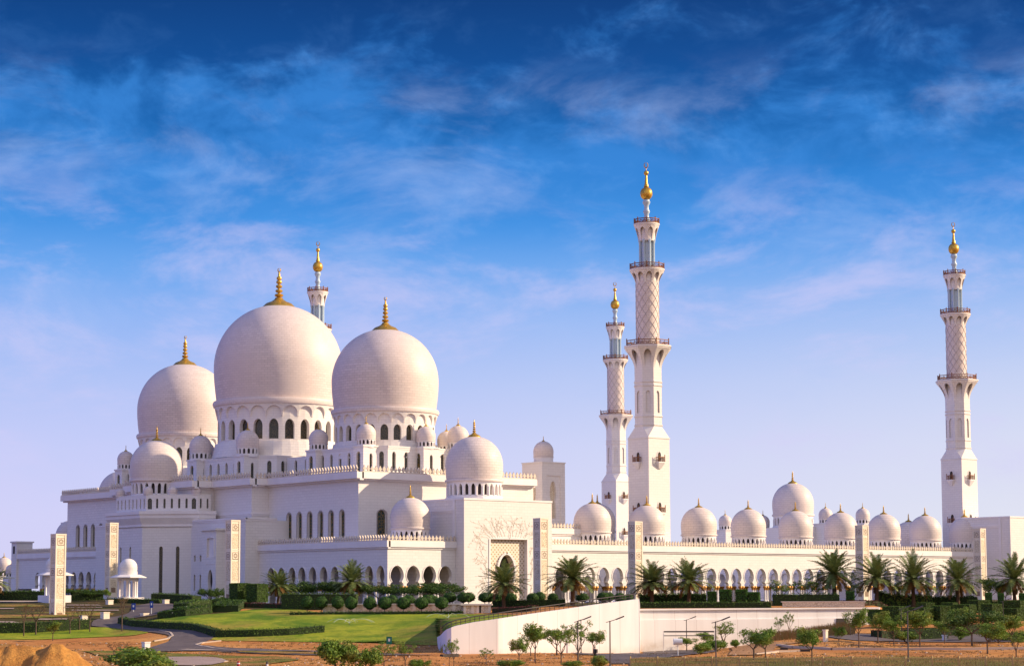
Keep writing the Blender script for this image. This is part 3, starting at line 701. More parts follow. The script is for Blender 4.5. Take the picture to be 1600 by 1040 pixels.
for (x, y) in [sp[1], sp[2], sp[3], sp[4], ((sp[1][0] + sp[2][0]) / 2 + .4, (sp[1][1] + sp[2][1]) / 2 + .4)]:
    ox, oy = (Vector((-90, VM)) - Vector((x, y))).normalized() * .9
    mini_dome(x + ox, y + oy, ZS1 + .3, 1.12, 10, False, False)
def big_dome(cx, cy, zr, R, hf, nwin, zd0, rd, finr=.25):
    """ringed dome on an arcaded drum; zr = springing ring height"""
    dr = MB(); zc = zr - .32 * R * .62
    dr.lathe([(rd * 1.10, zd0 - 3.6), (rd * 1.04, zd0)], 48, cx, cy, 0, uvs=False)
    hw = PI / nwin * .60
    pr = [(z, w / 1.0) for z, w in arch(zd0 + .10 * (zc - zd0), zd0 + .62 * (zc - zd0), zd0 + .90 * (zc - zd0), hw, 7, .1)]
    fr = FC(cx, cy, rd, zd0, rd, zc)
    cs = [2 * PI * (i + .5) / nwin for i in range(nwin)]
    wall_strip(dr, fr, 0, 2 * PI, zd0, zc, [(c, pr) for c in cs], .085 * R)
    # corbelled band of blind arches below the ring
    f2_ = FC(cx, cy, rd + .1, zc, R * .985, zr)
    pa = [(zc, hw * 1.5), (zc + .35 * (zr - zc), hw * 1.5)] + [(zc + (zr - zc) * (.35 + .48 * math.sin(i / 5 * PI / 2)), hw * 1.5 * (math.cos(i / 5 * PI / 2) * .75 + .25 * (1 - i / 5))) for i in range(1, 6)]
    pa[-1] = (pa[-1][0], 0.0)
    wall_strip(dr, f2_, 0, 2 * PI, zc, zr, [(c, pa) for c in cs], .045 * R, 0, 1)
    fb = FC(cx, cy, rd - .01, zc, rd + .02, zr)
    for i in range(48): 
        a, e = 2 * PI * i / 48, 2 * PI * (i + 1) / 48; dr.quad(fb(a, zc, 0), fb(e, zc, 0), fb(e, zr, 0), fb(a, zr, 0))
    drum = hp('drum', dr, [MARBLE, TRIM])
    for c in cs:
        w_ = MB(); pane(w_, fr, c, pr, -.075 * R); hp('window', w_, GLASS, drum)
    b = MB(); b.lathe([(r, zr + h_) for r, h_ in dome_prof(R, .62, .955, finr, 1.0, 30)], 72, cx, cy)
    o = hp('dome', b, MARBLE_DOME, None, True)
    b = MB(); finial(b, zr + R * (.62 + math.sin(math.acos(finr))) - .02, R * finr, hf, True, 28, cx, cy); hp('finial', b, GOLD, o, True)
zr_m = at(435, 638, v=VM).z; zr_s = at(601.5, 649, u=-59.95).z
big_dome(-59.8, VM, zr_m, 15.85, 9.9, 24, 38.6, 14.75)
for v_ in (25.2, mir(25.2)): big_dome(-59.9, v_, zr_s, 12.3, 8.0, 24, 36.0, 11.45)
# terraces that carry the domes: octagons with windows and domed corner turrets
def terrace(cx, cy, a, b_, z0, z1, seed):
    P = [(-a, -b_), (-b_, -a), (b_, -a), (a, -b_), (a, b_), (b_, a), (-b_, a), (-a, b_)]
    w_ = MB(); R2 = random.Random(seed)
    for i in range(8):
        p, q = P[i], P[(i + 1) % 8]; p = Vector((cx + p[0], cy + p[1])); q = Vector((cx + q[0], cy + q[1]))
        t_ = (q - p); L = t_.length; t_.normalize(); n_ = Vector((t_.y, -t_.x))
        if n_.dot(Vector((cx, cy)) - p) > 0: n_ = -n_
        fr = (lambda p, t_, n_: (lambda s, z, d: (p.x + t_.x * s + n_.x * d, p.y + t_.y * s + n_.y * d, z)))(p, t_, n_)
        k = max(2, int(L / 3.4)); pr = arch(z0 + 2.0, z0 + 5.6, z0 + 6.3, .52, 5, .1)
        ops = [(L * (j + .5) / k, pr) for j in range(k)]
        wall_strip(w_, fr, 0, L, z0, z1, ops, .5)
        cornice(w_, fr, 0, L, z1 - .35, z1, .16)
        if i in (0, 7, 1, 6): 
            for c, pr_ in ops: addwin(fr, c, pr_, -.45, GLASS)
    w_.poly([(cx + x, cy + y, z1) for x, y in P])
    hp('terrace', w_, MARBLE)
def turret(x, y, z0, z1, R, du=2.4, dv=2.2):
    b = MB(); pr = arch(z0 + 1.6, z0 + 5.4, z0 + 6.2, .75, 5, .1)
    fu, fv = FU(x - du), FV(y - dv)
    wall_strip(b, fu, y - dv, y + dv, z0, z1, [(y, pr)], .4); wall_strip(b, fv, x - du, x + du, z0, z1, [(x, arch(z0 + 1.6, z0 + 5.2, z0 + 5.8, .42, 4))], .4)
    b.quad((x + du, y - dv, z0), (x + du, y + dv, z0), (x + du, y + dv, z1), (x + du, y - dv, z1)); b.quad((x - du, y + dv, z0), (x + du, y + dv, z0), (x + du, y + dv, z1), (x - du, y + dv, z1))
    b.quad((x - du, y - dv, z1), (x + du, y - dv, z1), (x + du, y + dv, z1), (x - du, y + dv, z1))
    b.box(x - du - .18, x + du + .18, y - dv - .18, y + dv + .18, z1 - .3, z1 + .08)
    hp('turret', b, MARBLE)
    addwin(fu, y, pr, -.36, GLASS_COL); addwin(fv, x, arch(z0 + 1.6, z0 + 5.2, z0 + 5.8, .42, 4), -.36)
    mini_dome(x, y, z1 + .08, R, 16, True, True, .62)
Z0T, Z1T = 27.3, 34.9
terrace(-59.8, VM, 15.9, 10.8, Z0T, Z1T, 1)
for v_ in (25.2, mir(25.2)): terrace(-59.9, v_, 12.6, 8.6, Z0T, Z1T - .05, 2)
fr = FU(-68); prk = arch(Z0T + 2, Z0T + 5.6, Z0T + 6.3, .55, 5)
for a, e in ((30, 56), (mir(56), mir(30))):
    lk = MB()
    cs = [a + (e - a) * (k + .5) / 6 for k in range(6)]
    wall_strip(lk, fr, a, e, Z0T, Z1T - .6, [(c, prk) for c in cs], .5)
    for c in cs: addwin(fr, c, prk, -.45)
    lk.quad((-68, a, Z1T - .6), (-45, a, Z1T - .6), (-45, e, Z1T - .6), (-68, e, Z1T - .6))
    hp('terrace_link', lk, MARBLE)
for s_ in (1, -1):
    turret(-75.4, VM + s_ * 10.6, Z0T, Z1T, 2.72)
    for sv_ in (25.2, mir(25.2)): turret(-72.0, sv_ + s_ * 9.2, Z0T, Z1T - .1, 2.2, 2.1, 1.9)
for (x, y, R) in ((-58.2, 12.1, 2.2), (-48.5, 12.6, 2.5), (-46.0, 20.0, 2.2), (-70.5, 86.0, 2.4), (-58.5, mir(12.1), 2.2)):
    turret(x, y, Z0T, Z1T - .15, R, 2.2, 2.0)
for i, (fr, c, pr, d, mt, fw, nm) in enumerate(wins):
    b = MB(); pane(b, fr, c, pr, d); o = hp('window', b, mt)
    if fw: b = MB(); win_frame(b, fr, c, pr, fw, .06); hp('window_frame', b, GROOVE if mt is GLASS_COL else TRIM, o)
# dome of the rear tower
tx, ty = -93.8, VM
mz = at(245, 753, v=VM).z
d_ = MB(); small_drum(d_, tx, ty, ZS1 + .3, mz - ZS1 - .3, 5.55, 24, .55, 1, 1.04); hp('drum', d_, [TRIM, DARK])
b = MB(); b.lathe([(r, mz + h_) for r, h_ in dome_prof(6.15, .60, .965, .22, 1.0, 22)], 56, tx, ty); o = hp('dome', b, MARBLE_DOME, None, True)
b = MB(); finial(b, mz + 6.15 * 1.575, 1.36, 3.6, True, 18, tx, ty); hp('finial', b, GOLD, o, True)

# ------------------------------------------------------------------ arcades
KEY = keyhole(4.6, 7.9, 1.13, 1.68, 1.66, 3.7)
PITCH = 4.375
def colonnade(T, spots, ax, tpn='column'):
    """pairs of slender columns with gilded capitals under the arch springings"""
    for (x, y) in spots:
        c = MB(); k = MB()
        for s_ in (-.42, .42):
            dx_, dy_ = (s_, 0) if ax == 'u' else (0, s_)
            c.lathe([(.36, 0), (.36, .25), (.25, .35), (.22, 2.75)], 10, x + dx_, y + dy_, uvs=False)
            k.lathe([(.24, 2.7), (.30, 2.85), (.27, 3.0), (.52, 3.45), (.42, 3.7)], 10, x + dx_, y + dy_, uvs=False)
        o = T.part(tpn, c, TRIM, None, True, True); T.part('capital', k, CAP, o, True, True)
ZB, ZTP = 11.6, 12.85
A1 = Thing('courtyard_arcade', 'long sunlit arcade with a row of nine white domes, right of the carved gateway', 'arcade', (30, -9.8, 0))
VA = -9.8; U0A, U1A = -47.9, 116.2
def ap(n, b, mt, parent=None, smooth=False): return A1.part(n, b, mt, parent, smooth, True)
w_ = MB(); nA = int((U1A - U0A) / PITCH); uoff = -22.07 + PITCH * .5
ac = [uoff + PITCH * k for k in range(-6, 31) if U0A + 1.8 < uoff + PITCH * k < U1A - 1.8]
fr = FV(VA); wall_strip(w_, fr, U0A, U1A, 3.7, ZB, [(c, KEY) for c in ac], .9); ap('front_wall', w_, MARBLE)
w_ = MB()
for u_ in ac: win_frame(w_, fr, u_, KEY[2:], .22, .10)
ap('arch_moulding', w_, TRIM)
w_ = MB(); w_.box(U0A, U1A, 1.1, 2.0, 8.6, ZB - .9)
wall_strip(w_, FV(VA + .9, 1), U0A, U1A, 3.7, ZB, [(c, KEY) for c in ac], .02); ap('inner_wall', w_, MARBLE)
w_ = MB(); w_.box(U0A, U1A, VA + .05, 2.0, ZB - .9, ZB - .02); w_.box(U0A, U1A, VA + .3, 16, ZB + .02, ZTP - .3); ap('roof', w_, TRIM)
w_ = MB(); cornice(w_, fr, U0A, U1A, ZB, ZTP, .5); ap('cornice', w_, TRIM)
w_ = MB(); merlons(w_, FV(VA - .3), U0A, U1A, ZTP, .92, 1.3); ap('parapet', w_, MERLON)
cs = sorted(set([ac[0] - PITCH / 2] + [a + PITCH / 2 for a in ac]))
colonnade(A1, [(c, VA + .45) for c in cs], 'u'); colonnade(A1, [(c, 1.5) for c in cs[::1]], 'u', 'inner_column')
def arcade_dome(T, cx, cy, z, R, dh, fin=2.6, nslit=22):
    d_ = MB(); small_drum(d_, cx, cy, z, dh, R * .93, nslit, .55, 1, 1.03); T.part('drum', d_, [TRIM, DARK], None, False, True)
    b = MB(); b.lathe([(r, z + dh + h_) for r, h_ in dome_prof(R, .58, .965, .21, 1.02, 20)], 48, cx, cy); o = T.part('dome', b, MARBLE_DOME, None, True, True)
    b = MB(); finial(b, z + dh + R * (.58 + 1.02 * .977), R * .23, fin, False, 14, cx, cy); T.part('finial', b, GOLD, o, True, True)
for k in range(9): arcade_dome(A1, -22.07 + 17.5 * k, -3.8, 12.5, 4.35, 3.25)
arcade_dome(A1, -8.6, 9.0, 12.5, 4.35, 4.0); arcade_dome(A1, 109.6, 9.0, 12.5, 4.2, 2.4)
# taller piece of wall behind the first dome
w_ = MB(); zz = at(880, 834, v=-4.0).z; w_.box(U0A, -24, -4.0, 3.5, ZB, zz); 
cornice(w_, FV(-4.0), U0A, -24, zz, zz + 1.2, .5); cornice(w_, FU(-24, 1), -4.0, 3.5, zz, zz + 1.2, .5); ap('upper_wall', w_, MARBLE)
w_ = MB(); merlons(w_, FV(-4.3), U0A, -24, zz + 1.2, .95, 1.3); ap('upper_parapet', w_, MERLON)

A2 = Thing('garden_arcade', 'low shaded arcade of pointed horseshoe arches wrapped round the hall corner, behind the palms', 'arcade', (-89.9, 0, 0))
UA, VB = -89.9, -16.0; UGL = -72.27
def bp(n, b, mt, parent=None, smooth=False): return A2.part(n, b, mt, parent, smooth, True)
ca = [at(x, 895, u=UA).y for x in (594.8, 577, 559, 541, 523.3, 506, 488.8, 472, 456.5, 440, 423.8)]
cbx = [at(x, 895, v=VB).x for x in (620.2, 645.6, 671, 695.8)]
KU = keyhole(4.6, 7.85, .98, 1.42, 1.36, 3.7); KV = keyhole(4.6, 7.85, 1.18, 1.70, 1.7, 3.7)
w_ = MB(); wall_strip(w_, FU(UA), VB, VLB, 3.7, ZB, [(c, KU) for c in ca], .9); wall_strip(w_, FV(VB), UA, UGL, 3.7, ZB, [(c, KV) for c in cbx], .9)
bp('front_wall', w_, MARBLE)
w_ = MB()
for c in ca: win_frame(w_, FU(UA), c, KU[2:], .2, .09)
for c in cbx: win_frame(w_, FV(VB), c, KV[2:], .22, .09)
bp('arch_moulding', w_, TRIM)
w_ = MB(); w_.box(UA + .05, UF, VB + .05, VLB, ZB - .9, ZTP - .3); w_.box(UF - .01, UGL, VB + .05, VR, ZB - .88, ZTP - .28); bp('roof', w_, TRIM)
w_ = MB(); cornice(w_, FU(UA), VB - .5, VLB, ZB, ZTP, .5); cornice(w_, FV(VB), UA - .02, UGL, ZB, ZTP, .5); bp('cornice', w_, TRIM)
w_ = MB(); merlons(w_, FU(UA - .3), VB - .3, VLB, ZTP, .92, 1.3); merlons(w_, FV(VB - .3), UA - .3, UGL, ZTP, .92, 1.3); bp('parapet', w_, MERLON)
pv = [VB + .6] + [(a + e) / 2 for a, e in zip(ca, ca[1:])] + [ca[-1] + 1.9]
colonnade(A2, [(UA + .45, v_) for v_ in pv], 'v')
pu = [(a + e) / 2 for a, e in zip(cbx, cbx[1:])] + [cbx[-1] + 2.2]
colonnade(A2, [(u_, VB + .45) for u_ in pu], 'u')
w_ = MB(); w_.box(-79.5, -79.0, VB + 4.2, VR, 0, ZB - .9); bp('back_wall', w_, MARBLE)
ldu = at(641, 800, v=-9.6).x
arcade_dome(A2, ldu, -9.6, 12.5, 4.2, at(641, 827, v=-9.6).z - 12.5, 2.9)
A3 = Thing('far_garden_arcade', 'low shaded arcade at the left end of the mosque, behind the nearest carved pillar', 'arcade', (-89.9, 130, 0))
def fp(n, b, mt, parent=None, smooth=False): return A3.part(n, b, mt, parent, smooth, True)
VE = 147.6; a0 = VLL; cf = [a0 + 2.2 + 3.95 * k for k in range(10)]
w_ = MB(); wall_strip(w_, FU(UA), a0, VE, 3.7, ZB, [(c, KU) for c in cf], .9); fp('front_wall', w_, MARBLE)
w_ = MB(); w_.box(UA + .05, UF, a0, VE, ZB - .9, ZTP - .3); w_.box(UF - .01, -50, mir(VR), VE, ZB - .88, ZTP - .28); fp('roof', w_, TRIM)
w_ = MB(); cornice(w_, FU(UA), a0, VE, ZB, ZTP, .5); fp('cornice', w_, TRIM)
w_ = MB(); merlons(w_, FU(UA - .3), a0, VE, ZTP, .92, 1.3); fp('parapet', w_, MERLON)
colonnade(A3, [(UA + .45, (a + e) / 2) for a, e in zip(cf, cf[1:])], 'v')
w_ = MB(); w_.box(UA - .6, UA + 4, VE, VE + 3.0, 0, 15.9); w_.box(UA - .9, UA + 4.3, VE - .3, VE + 3.3, 15.9, 16.3); fp('end_pier', w_, MARBLE)
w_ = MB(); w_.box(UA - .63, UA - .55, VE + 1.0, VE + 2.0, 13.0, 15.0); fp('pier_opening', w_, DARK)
arcade_dome(A3, -75.0, mir(-9.6) - 2.0, 12.5, 4.2, at(641, 827, v=-9.6).z - 12.5, 2.9)

# ------------------------------------------------------------------ gatehouses
def vine_relief(b, fr, c, z0, rr):
    """carved vines climbing round a portal and fanning out above it"""
    def branch(s, z, a, L, w, depth_):
        pts = [(s, z)]; n = 7
        for i in range(n):
            a += rr.uniform(-.30, .30); s += math.cos(a) * L / n; z += math.sin(a) * L / n; pts.append((s, z))
        b.tube([fr(x, y, .015) for x, y in pts], [w * .75 * (1 - .6 * i / n) for i in range(n + 1)], 4)
        for i, (x, y) in enumerate(pts[1:]):
            for sg in (-1, 1):
                if rr.random() < .5:
                    an = a + sg * rr.uniform(.6, 1.1); l = rr.uniform(.18, .36)
                    p = [(x, y), (x + math.cos(an - .45) * l * .55, y + math.sin(an - .45) * l * .55), (x + math.cos(an) * l, y + math.sin(an) * l), (x + math.cos(an + .45) * l * .55, y + math.sin(an + .45) * l * .55)]
                    k = len(b.v); b.v += [fr(q[0], q[1], .05) for q in p] + [fr(q[0], q[1], -.02) for q in p]
                    b.f.append((k, k + 1, k + 2, k + 3)); b.m.append(0)
                    for j in range(4): e = (j + 1) % 4; b.f.append((k + j, k + 4 + j, k + 4 + e, k + e)); b.m.append(0)
        if depth_ > 0:
            for i in (2, 4, 6):
                if rr.random() < .8: branch(pts[i][0], pts[i][1], a + rr.choice((-1, 1)) * rr.uniform(.5, .9), L * .55, w * .65, depth_ - 1)
    for k in range(18):                   # the fan over the frame
        f = k / 17; branch(c - 5.6 + 11.4 * f, z0 + 13.7, R_(150 - 120 * f) + rr.uniform(-.1, .1), rr.uniform(3.2, 4.8), .055, 1)
    for k in range(9):
        branch(c - 5.7 - rr.uniform(.2, 1.2), z0 + 2 + 1.3 * k, R_(105 + rr.uniform(0, 50)), rr.uniform(2.2, 3.6), .05, 1)
    for k in range(7): branch(c + 5.6 + rr.uniform(.2, .8), z0 + 2 + 1.6 * k, R_(70 - rr.uniform(0, 30)), rr.uniform(1.2, 2.0), .06, 1)
def gatehouse(name, label, u0, u1, v0, v1, ztop, cdome, full=True, R=6.26):
    T = Thing(name, label, 'gatehouse', ((u0 + u1) / 2, v0, 0))
    w_ = MB(); c = (u0 + u1) / 2; fr = FV(v0)
    if full:
        po = [(0, 5.06), (13.5, 5.06), (13.5, 0)]
        wall_strip(w_, fr, u0, u1, 0, ztop, [(c, po)], .95)
    else: wall_strip(w_, fr, u0, u1, 0, ztop, [])
    w_.quad((u0, v0, 0), (u0, v1, 0), (u0, v1, ztop), (u0, v0, ztop)); w_.quad((u1, v0, 0), (u1, v1, 0), (u1, v1, ztop), (u1, v0, ztop)); w_.quad((u0, v1, 0), (u1, v1, 0), (u1, v1, ztop), (u0, v1, ztop))
    w_.quad((u0, v0, ztop), (u1, v0, ztop), (u1, v1, ztop), (u0, v1, ztop))
    T.part('wall', w_, MARBLE, None, False, True)
    w_ = MB(); w_.box(u0 - .12, u1 + .12, v0 - .12, v1, ztop - .35, ztop + .05)
    # set-back panel line on the left flank
    cornice(w_, FU(u0), v0 + 3.6, v1, ztop - 2.6, ztop - 2.1, .22)
    w_.box(u0 - .16, u0 + .2, v0 + 2.9, v0 + 3.6, 0, ztop - .36); T.part('trim', w_, TRIM, None, False, True)
    if full:
        w_ = MB(); k2 = keyhole(4.4, 10.3, 1.7, 2.25, 2.1, 0.0)
        wall_strip(w_, FV(v0 + .93), c - 5.1, c + 5.1, 0, 13.6, [(c, k2)], 1.4); pn = T.part('portal_panel', w_, LATT, None, False, True)
        w_ = MB(); win_frame(w_, FV(v0 + .93), c, k2[2:], .5, .3); win_frame(w_, fr, c, po, .55, .12); T.part('portal_moulding', w_, TRIM, pn, False, True)
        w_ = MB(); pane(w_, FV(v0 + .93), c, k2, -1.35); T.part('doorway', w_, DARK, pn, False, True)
        w_ = MB(); vine_relief(w_, fr, c, 0, random.Random(5)); T.part('vine_relief', w_, VINE, None, False, True)
    if cdome:
        cx, cy = cdome; zr = ztop + 4.35
        w_ = MB(); w_.lathe([(R * 1.2, ztop), (R * .98, ztop + .9)], 8, cx, cy, 0, PI / 8, uvs=False); T.part('plinth', w_, TRIM, None, False, True)
        arcade_dome(T, cx, cy, ztop + .8, R, 3.3, 4.2, 26)
    return T
UG0, VG0, UG1 = UGL, -18.87, -47.92
gatehouse('gatehouse', 'sunlit gatehouse with vine carving round its portal and a single dome on top', UG0, UG1, VG0, VR - .1, 21.9, (-60.1, at(741, 750, u=-60.1).y))
gatehouse('gatehouse', 'mirror gatehouse at the far left, only its dome showing above the hall roofline', UG0, UG1, mir(VR) + .1, mir(VG0), 21.9, (-60.1, mir(at(741, 750, u=-60.1).y)), False)
gr = gatehouse('gatehouse', 'plain white block closing the right end of the arcade at the photo edge', 116.1, 142, -20.0, -2, 22.35, None, False)
w_ = MB(); w_.box(118.6, 136, -13.8, 3, 0, 21.5); cornice(w_, FU(118.6), -13.9, 3, 20.0, 21.3, .4); gr.part('side_wing', w_, MARBLE, None, False, True)
w_ = MB(); pr = arch(14.3, 17.2, 17.9, .75, 5); zz = at(1542, 835, u=118.6)
pane(w_, FU(118.6), zz.y, [(z - 17.9 + zz.z + 1.8, w) for z, w in pr], .03); gr.part('window', w_, GLASS, None, False, True)
EG = Thing('east_gatehouse', 'distant domed gate block across the courtyard with the largest of the right hand domes', 'gatehouse', (130, VM, 0))
w_ = MB(); w_.box(122, 140, VM - 14, VM + 14, 0, 21.8); EG.part('wall', w_, MARBLE, None, False, True)
zr = at(1239, 806, v=VM).z; w_ = MB(); w_.lathe([(7.4, 21.8), (6.2, 22.6)], 8, 130.2, VM, 0, PI / 8, uvs=False); EG.part('plinth', w_, TRIM, None, False, True)
arcade_dome(EG, 130.2, VM, 21.9, 6.4, zr - 21.9, 4.2, 24)
def domed_tower(label, x, y, w, z, R, n=1):
    T = Thing('domed_tower', label, 'tower', (x, y, 0), 0, 'small domed towers round the courtyard')
    b = MB(); b.box(x - w, x + w, y - w, y + w, 0, z); b.box(x - w - .2, x + w + .2, y - w - .2, y + w + .2, z, z + .3); T.part('wall', b, MARBLE, None, False, True)
    arcade_dome(T, x, y, z + .3, R, R * .62, R * .9, 12)
for x_, v_lab in ((1133, 'small white domed tower, leftmost of those between the arcade domes'), (1192, 'small domed tower mostly hidden behind the fourth arcade dome from the left'), (1290, 'small white domed tower just right of the distant large dome'), (1348, 'small domed tower peeping over the pillar right of the distant large dome')):
    P = at(x_, 804, u=127.0); domed_tower(v_lab, 127.0, P.y, 2.6, {1133: 21.6, 1192: 21.0, 1290: 22.4, 1348: 21.9}[x_], 2.1)
# square tower beside the hall
T2 = Thing('niche_tower', 'square white tower with keyhole niches and a small dome, right of the hall roof', 'tower', (0, 0, 0))
v2t = 14.0; u2t = at(847, 722, v=v2t).x; z2t = at(847, 722, v=v2t).z; w2 = 7.3
T2.loc = (u2t + w2 / 2, v2t + w2 / 2, 0); T2.o.location = T2.loc
w_ = MB(); nk = keyhole(z2t - 9.0, z2t - 4.3, .72, 1.05, .95, z2t - 13.2); fA, fB = FV(v2t), FU(u2t)
rec = [(z2t - 15, w2 * .30), (z2t - 3.0, w2 * .30), (z2t - 3.0, 0)]
for fr, s0 in ((fA, u2t), (fB, v2t)):
    wall_strip(w_, fr, s0, s0 + w2, 0, z2t, [(s0 + w2 / 2, rec)], .25)
    f3 = (lambda f0: (lambda s, z, d: f0(s, z, d - .25)))(fr)
    wall_strip(w_, f3, s0 + w2 * .19, s0 + w2 * .81, z2t - 15.1, z2t - 2.9, [(s0 + w2 / 2, nk)], .7)
w_.quad((u2t + w2, v2t, 0), (u2t + w2, v2t + w2, 0), (u2t + w2, v2t + w2, z2t), (u2t + w2, v2t, z2t)); w_.quad((u2t, v2t + w2, 0), (u2t + w2, v2t + w2, 0), (u2t + w2, v2t + w2, z2t), (u2t, v2t + w2, z2t))
w_.quad((u2t, v2t, z2t), (u2t + w2, v2t, z2t), (u2t + w2, v2t + w2, z2t), (u2t, v2t + w2, z2t)); w_.box(u2t - .15, u2t + w2 + .15, v2t - .15, v2t + w2 + .15, z2t, z2t + .25)
T2.part('wall', w_, MARBLE, None, False, True)
for fr, s0 in ((fA, u2t), (fB, v2t)):
    w_ = MB(); pane(w_, fr, s0 + w2 / 2, nk, -.9); T2.part('niche', w_, PANEL, None, False, True)
w_ = MB(); w_.lathe([(2.35, z2t + .25), (2.35, z2t + 1.5)], 24, u2t + w2 / 2, v2t + w2 / 2, uvs=False); T2.part('drum', w_, TRIM, None, True, True)
w_ = MB(); w_.lathe([(r, z2t + 1.5 + h_) for r, h_ in dome_prof(2.45, .55, .96, .2, 1.05, 14)], 32, u2t + w2 / 2, v2t + w2 / 2); o = T2.part('dome', w_, MARBLE_DOME, None, True, True)
w_ = MB(); finial(w_, z2t + 1.5 + 2.45 * 1.57, .5, 1.5, False, 10, u2t + w2 / 2, v2t + w2 / 2); T2.part('finial', w_, GOLD, o, True, True)
# far sides of the courtyard
for nm, lab, x0, x1, y0, y1 in (('far_arcade', 'far white arcade on the opposite side of the courtyard, glimpsed through the arches', -30, 122, 139, 152), ('east_arcade', 'right hand white arcade of the courtyard, glimpsed through the arches', 121.2, 134, 2, 138)):
    T = Thing(nm, lab, 'arcade', ((x0 + x1) / 2, (y0 + y1) / 2, 0)); w_ = MB()
    if nm == 'far_arcade':
        cc = [x0 + 2.2 + PITCH * k for k in range(int((x1 - x0) / PITCH))]; wall_strip(w_, FV(y0), x0, x1, 3.7, ZB, [(c, KEY) for c in cc], .9)
    else:
        cc = [y0 + 2.2 + PITCH * k for k in range(int((y1 - y0) / PITCH))]; wall_strip(w_, FU(x0), y0, y1, 3.7, ZB, [(c, KEY) for c in cc], .9)
    T.part('front_wall', w_, MARBLE, None, False, True)
    w_ = MB(); w_.box(x0 + (4 if nm != 'far_arcade' else 0), x1, y0 + (4 if nm == 'far_arcade' else 0), y1, 0, ZB - .1); w_.box(x0, x1, y0, y1, ZB - .05, ZTP); T.part('back_wall', w_, MARBLE, None, False, True)
cf_ = MB(); cf_.quad((-33, 2, .02), (121, 2, .02), (121, 139, .02), (-33, 139, .02)); struct(cf_.build('courtyard_floor', TRIM))

# ------------------------------------------------------------------ minarets
def rail(b, r, z, h, n, posts, octo=False):
    rot = PI / 8 if octo else 0
    def p(a, z_, rr): 
        if octo:
            q = ((a - rot) % (PI / 4)) - PI / 8; rr = rr * math.cos(PI / 8) / math.cos(q)
        return (rr * math.cos(a), rr * math.sin(a), z_)
    N = 64
    for za, zc, t_ in ((z + .05, z + .22, .10), (z + h * .52, z + h * .60, .06), (z + h - .18, z + h, .13)):
        for i in range(N):
            a, e = rot + 2 * PI * i / N, rot + 2 * PI * (i + 1) / N
            b.quad(p(a, za, r + t_), p(e, za, r + t_), p(e, zc, r + t_), p(a, zc, r + t_)); b.quad(p(a, zc, r - t_), p(a, zc, r + t_), p(e, zc, r + t_), p(e, zc, r - t_)); b.quad(p(e, za, r - t_), p(a, za, r - t_), p(a, zc, r - t_), p(e, zc, r - t_))
    for i in range(n):
        a = rot + 2 * PI * i / n; b.tube([p(a, z, r), p(a, z + h - .1, r)], .08, 4)
        a2 = rot + 2 * PI * (i + 1) / n; b.tube([p(a, z + .15, r), p(a2, z + h * .55, r)], .075, 3); b.tube([p(a2, z + .15, r), p(a, z + h * .55, r)], .075, 3)
    for i in range(posts):
        a = rot + 2 * PI * i / posts; b.tube([p(a, z, r), p(a, z + h + .32, r), p(a, z + h + .42, r)], [.14, .14, .03], 6)
def octp(a): return [(a * 1.0824 * math.cos(PI / 8 + k * PI / 4), a * 1.0824 * math.sin(PI / 8 + k * PI / 4)) for k in range(8)]
def gallery(T, z, r0, r1, zc0, n, octo, hr, name='gallery'):
    """flaring corbel of little arches carrying a slab, with a bronze railing"""
    b = MB(); N = 8 if octo else n
    if octo:
        for i in range(8):
            a0, a1 = PI / 8 + i * PI / 4, PI / 8 + (i + 1) * PI / 4
            def fr(s, zz, d, a0=a0, a1=a1):
                f = (zz - zc0) / (z - zc0); ap_ = (r0 + (r1 - r0) * f ** 1.7) + d; w = (r0 + (r1 - r0) * f ** 1.7) * math.tan(PI / 8); am = (a0 + a1) / 2
                return (ap_ * math.cos(am) - w * s * math.sin(am), ap_ * math.sin(am) + w * s * math.cos(am), zz)
            L = [(zc0, .52)] + [(zc0 + (z - zc0) * k / 7, .52) for k in range(1, 5)] + [(zc0 + (z - zc0) * (.571 + .33 * math.sin(k / 4 * PI / 2)), .52 * (math.cos(k / 4 * PI / 2) * .8 + .2 * (1 - k / 4))) for k in range(1, 5)]
            L[-1] = (L[-1][0], 0.0)
            wall_strip(b, fr, -1, 1, zc0, z, [(0, L)], .75, 0, 1)
        b.prism(octp(r0 - .02), zc0, z - .05, 0, False, False)
        b.prism(octp(r1), z, z + .28); b.prism(octp(r1 + .18), z + .28, z + .62)
    else:
        fr = lambda s, zz, d: ((r0 + (r1 - r0) * ((zz - zc0) / (z - zc0)) ** 1.5 + d) * math.cos(s), (r0 + (r1 - r0) * ((zz - zc0) / (z - zc0)) ** 1.5 + d) * math.sin(s), zz)
        hw = PI / n * .66
        L = [(zc0, hw)] + [(zc0 + (z - zc0) * k / 7, hw) for k in range(1, 5)] + [(zc0 + (z - zc0) * (.571 + .30 * math.sin(k / 4 * PI / 2)), hw * (math.cos(k / 4 * PI / 2) * .8 + .2 * (1 - k / 4))) for k in range(1, 5)]
        L[-1] = (L[-1][0], 0.0)
        wall_strip(b, fr, 0, 2 * PI, zc0, z, [(2 * PI * (i + .5) / n, L) for i in range(n)], r0 * .16, 0, 1)
        b.lathe([(r0 - .03, zc0), (r0 - .03, z)], 32, uvs=False); b.lathe([(r1, z), (r1, z + .25), (r1 + .15, z + .27), (r1 + .15, z + .55)], 40, uvs=False)
    o = T.part(name, b, [MARBLE, GROOVE]); k = MB(); rail(k, r1 - .02, z + (.62 if octo else .55), hr, 24 if octo else 20, 8, octo); T.part('railing', k, BRONZE, o); return o
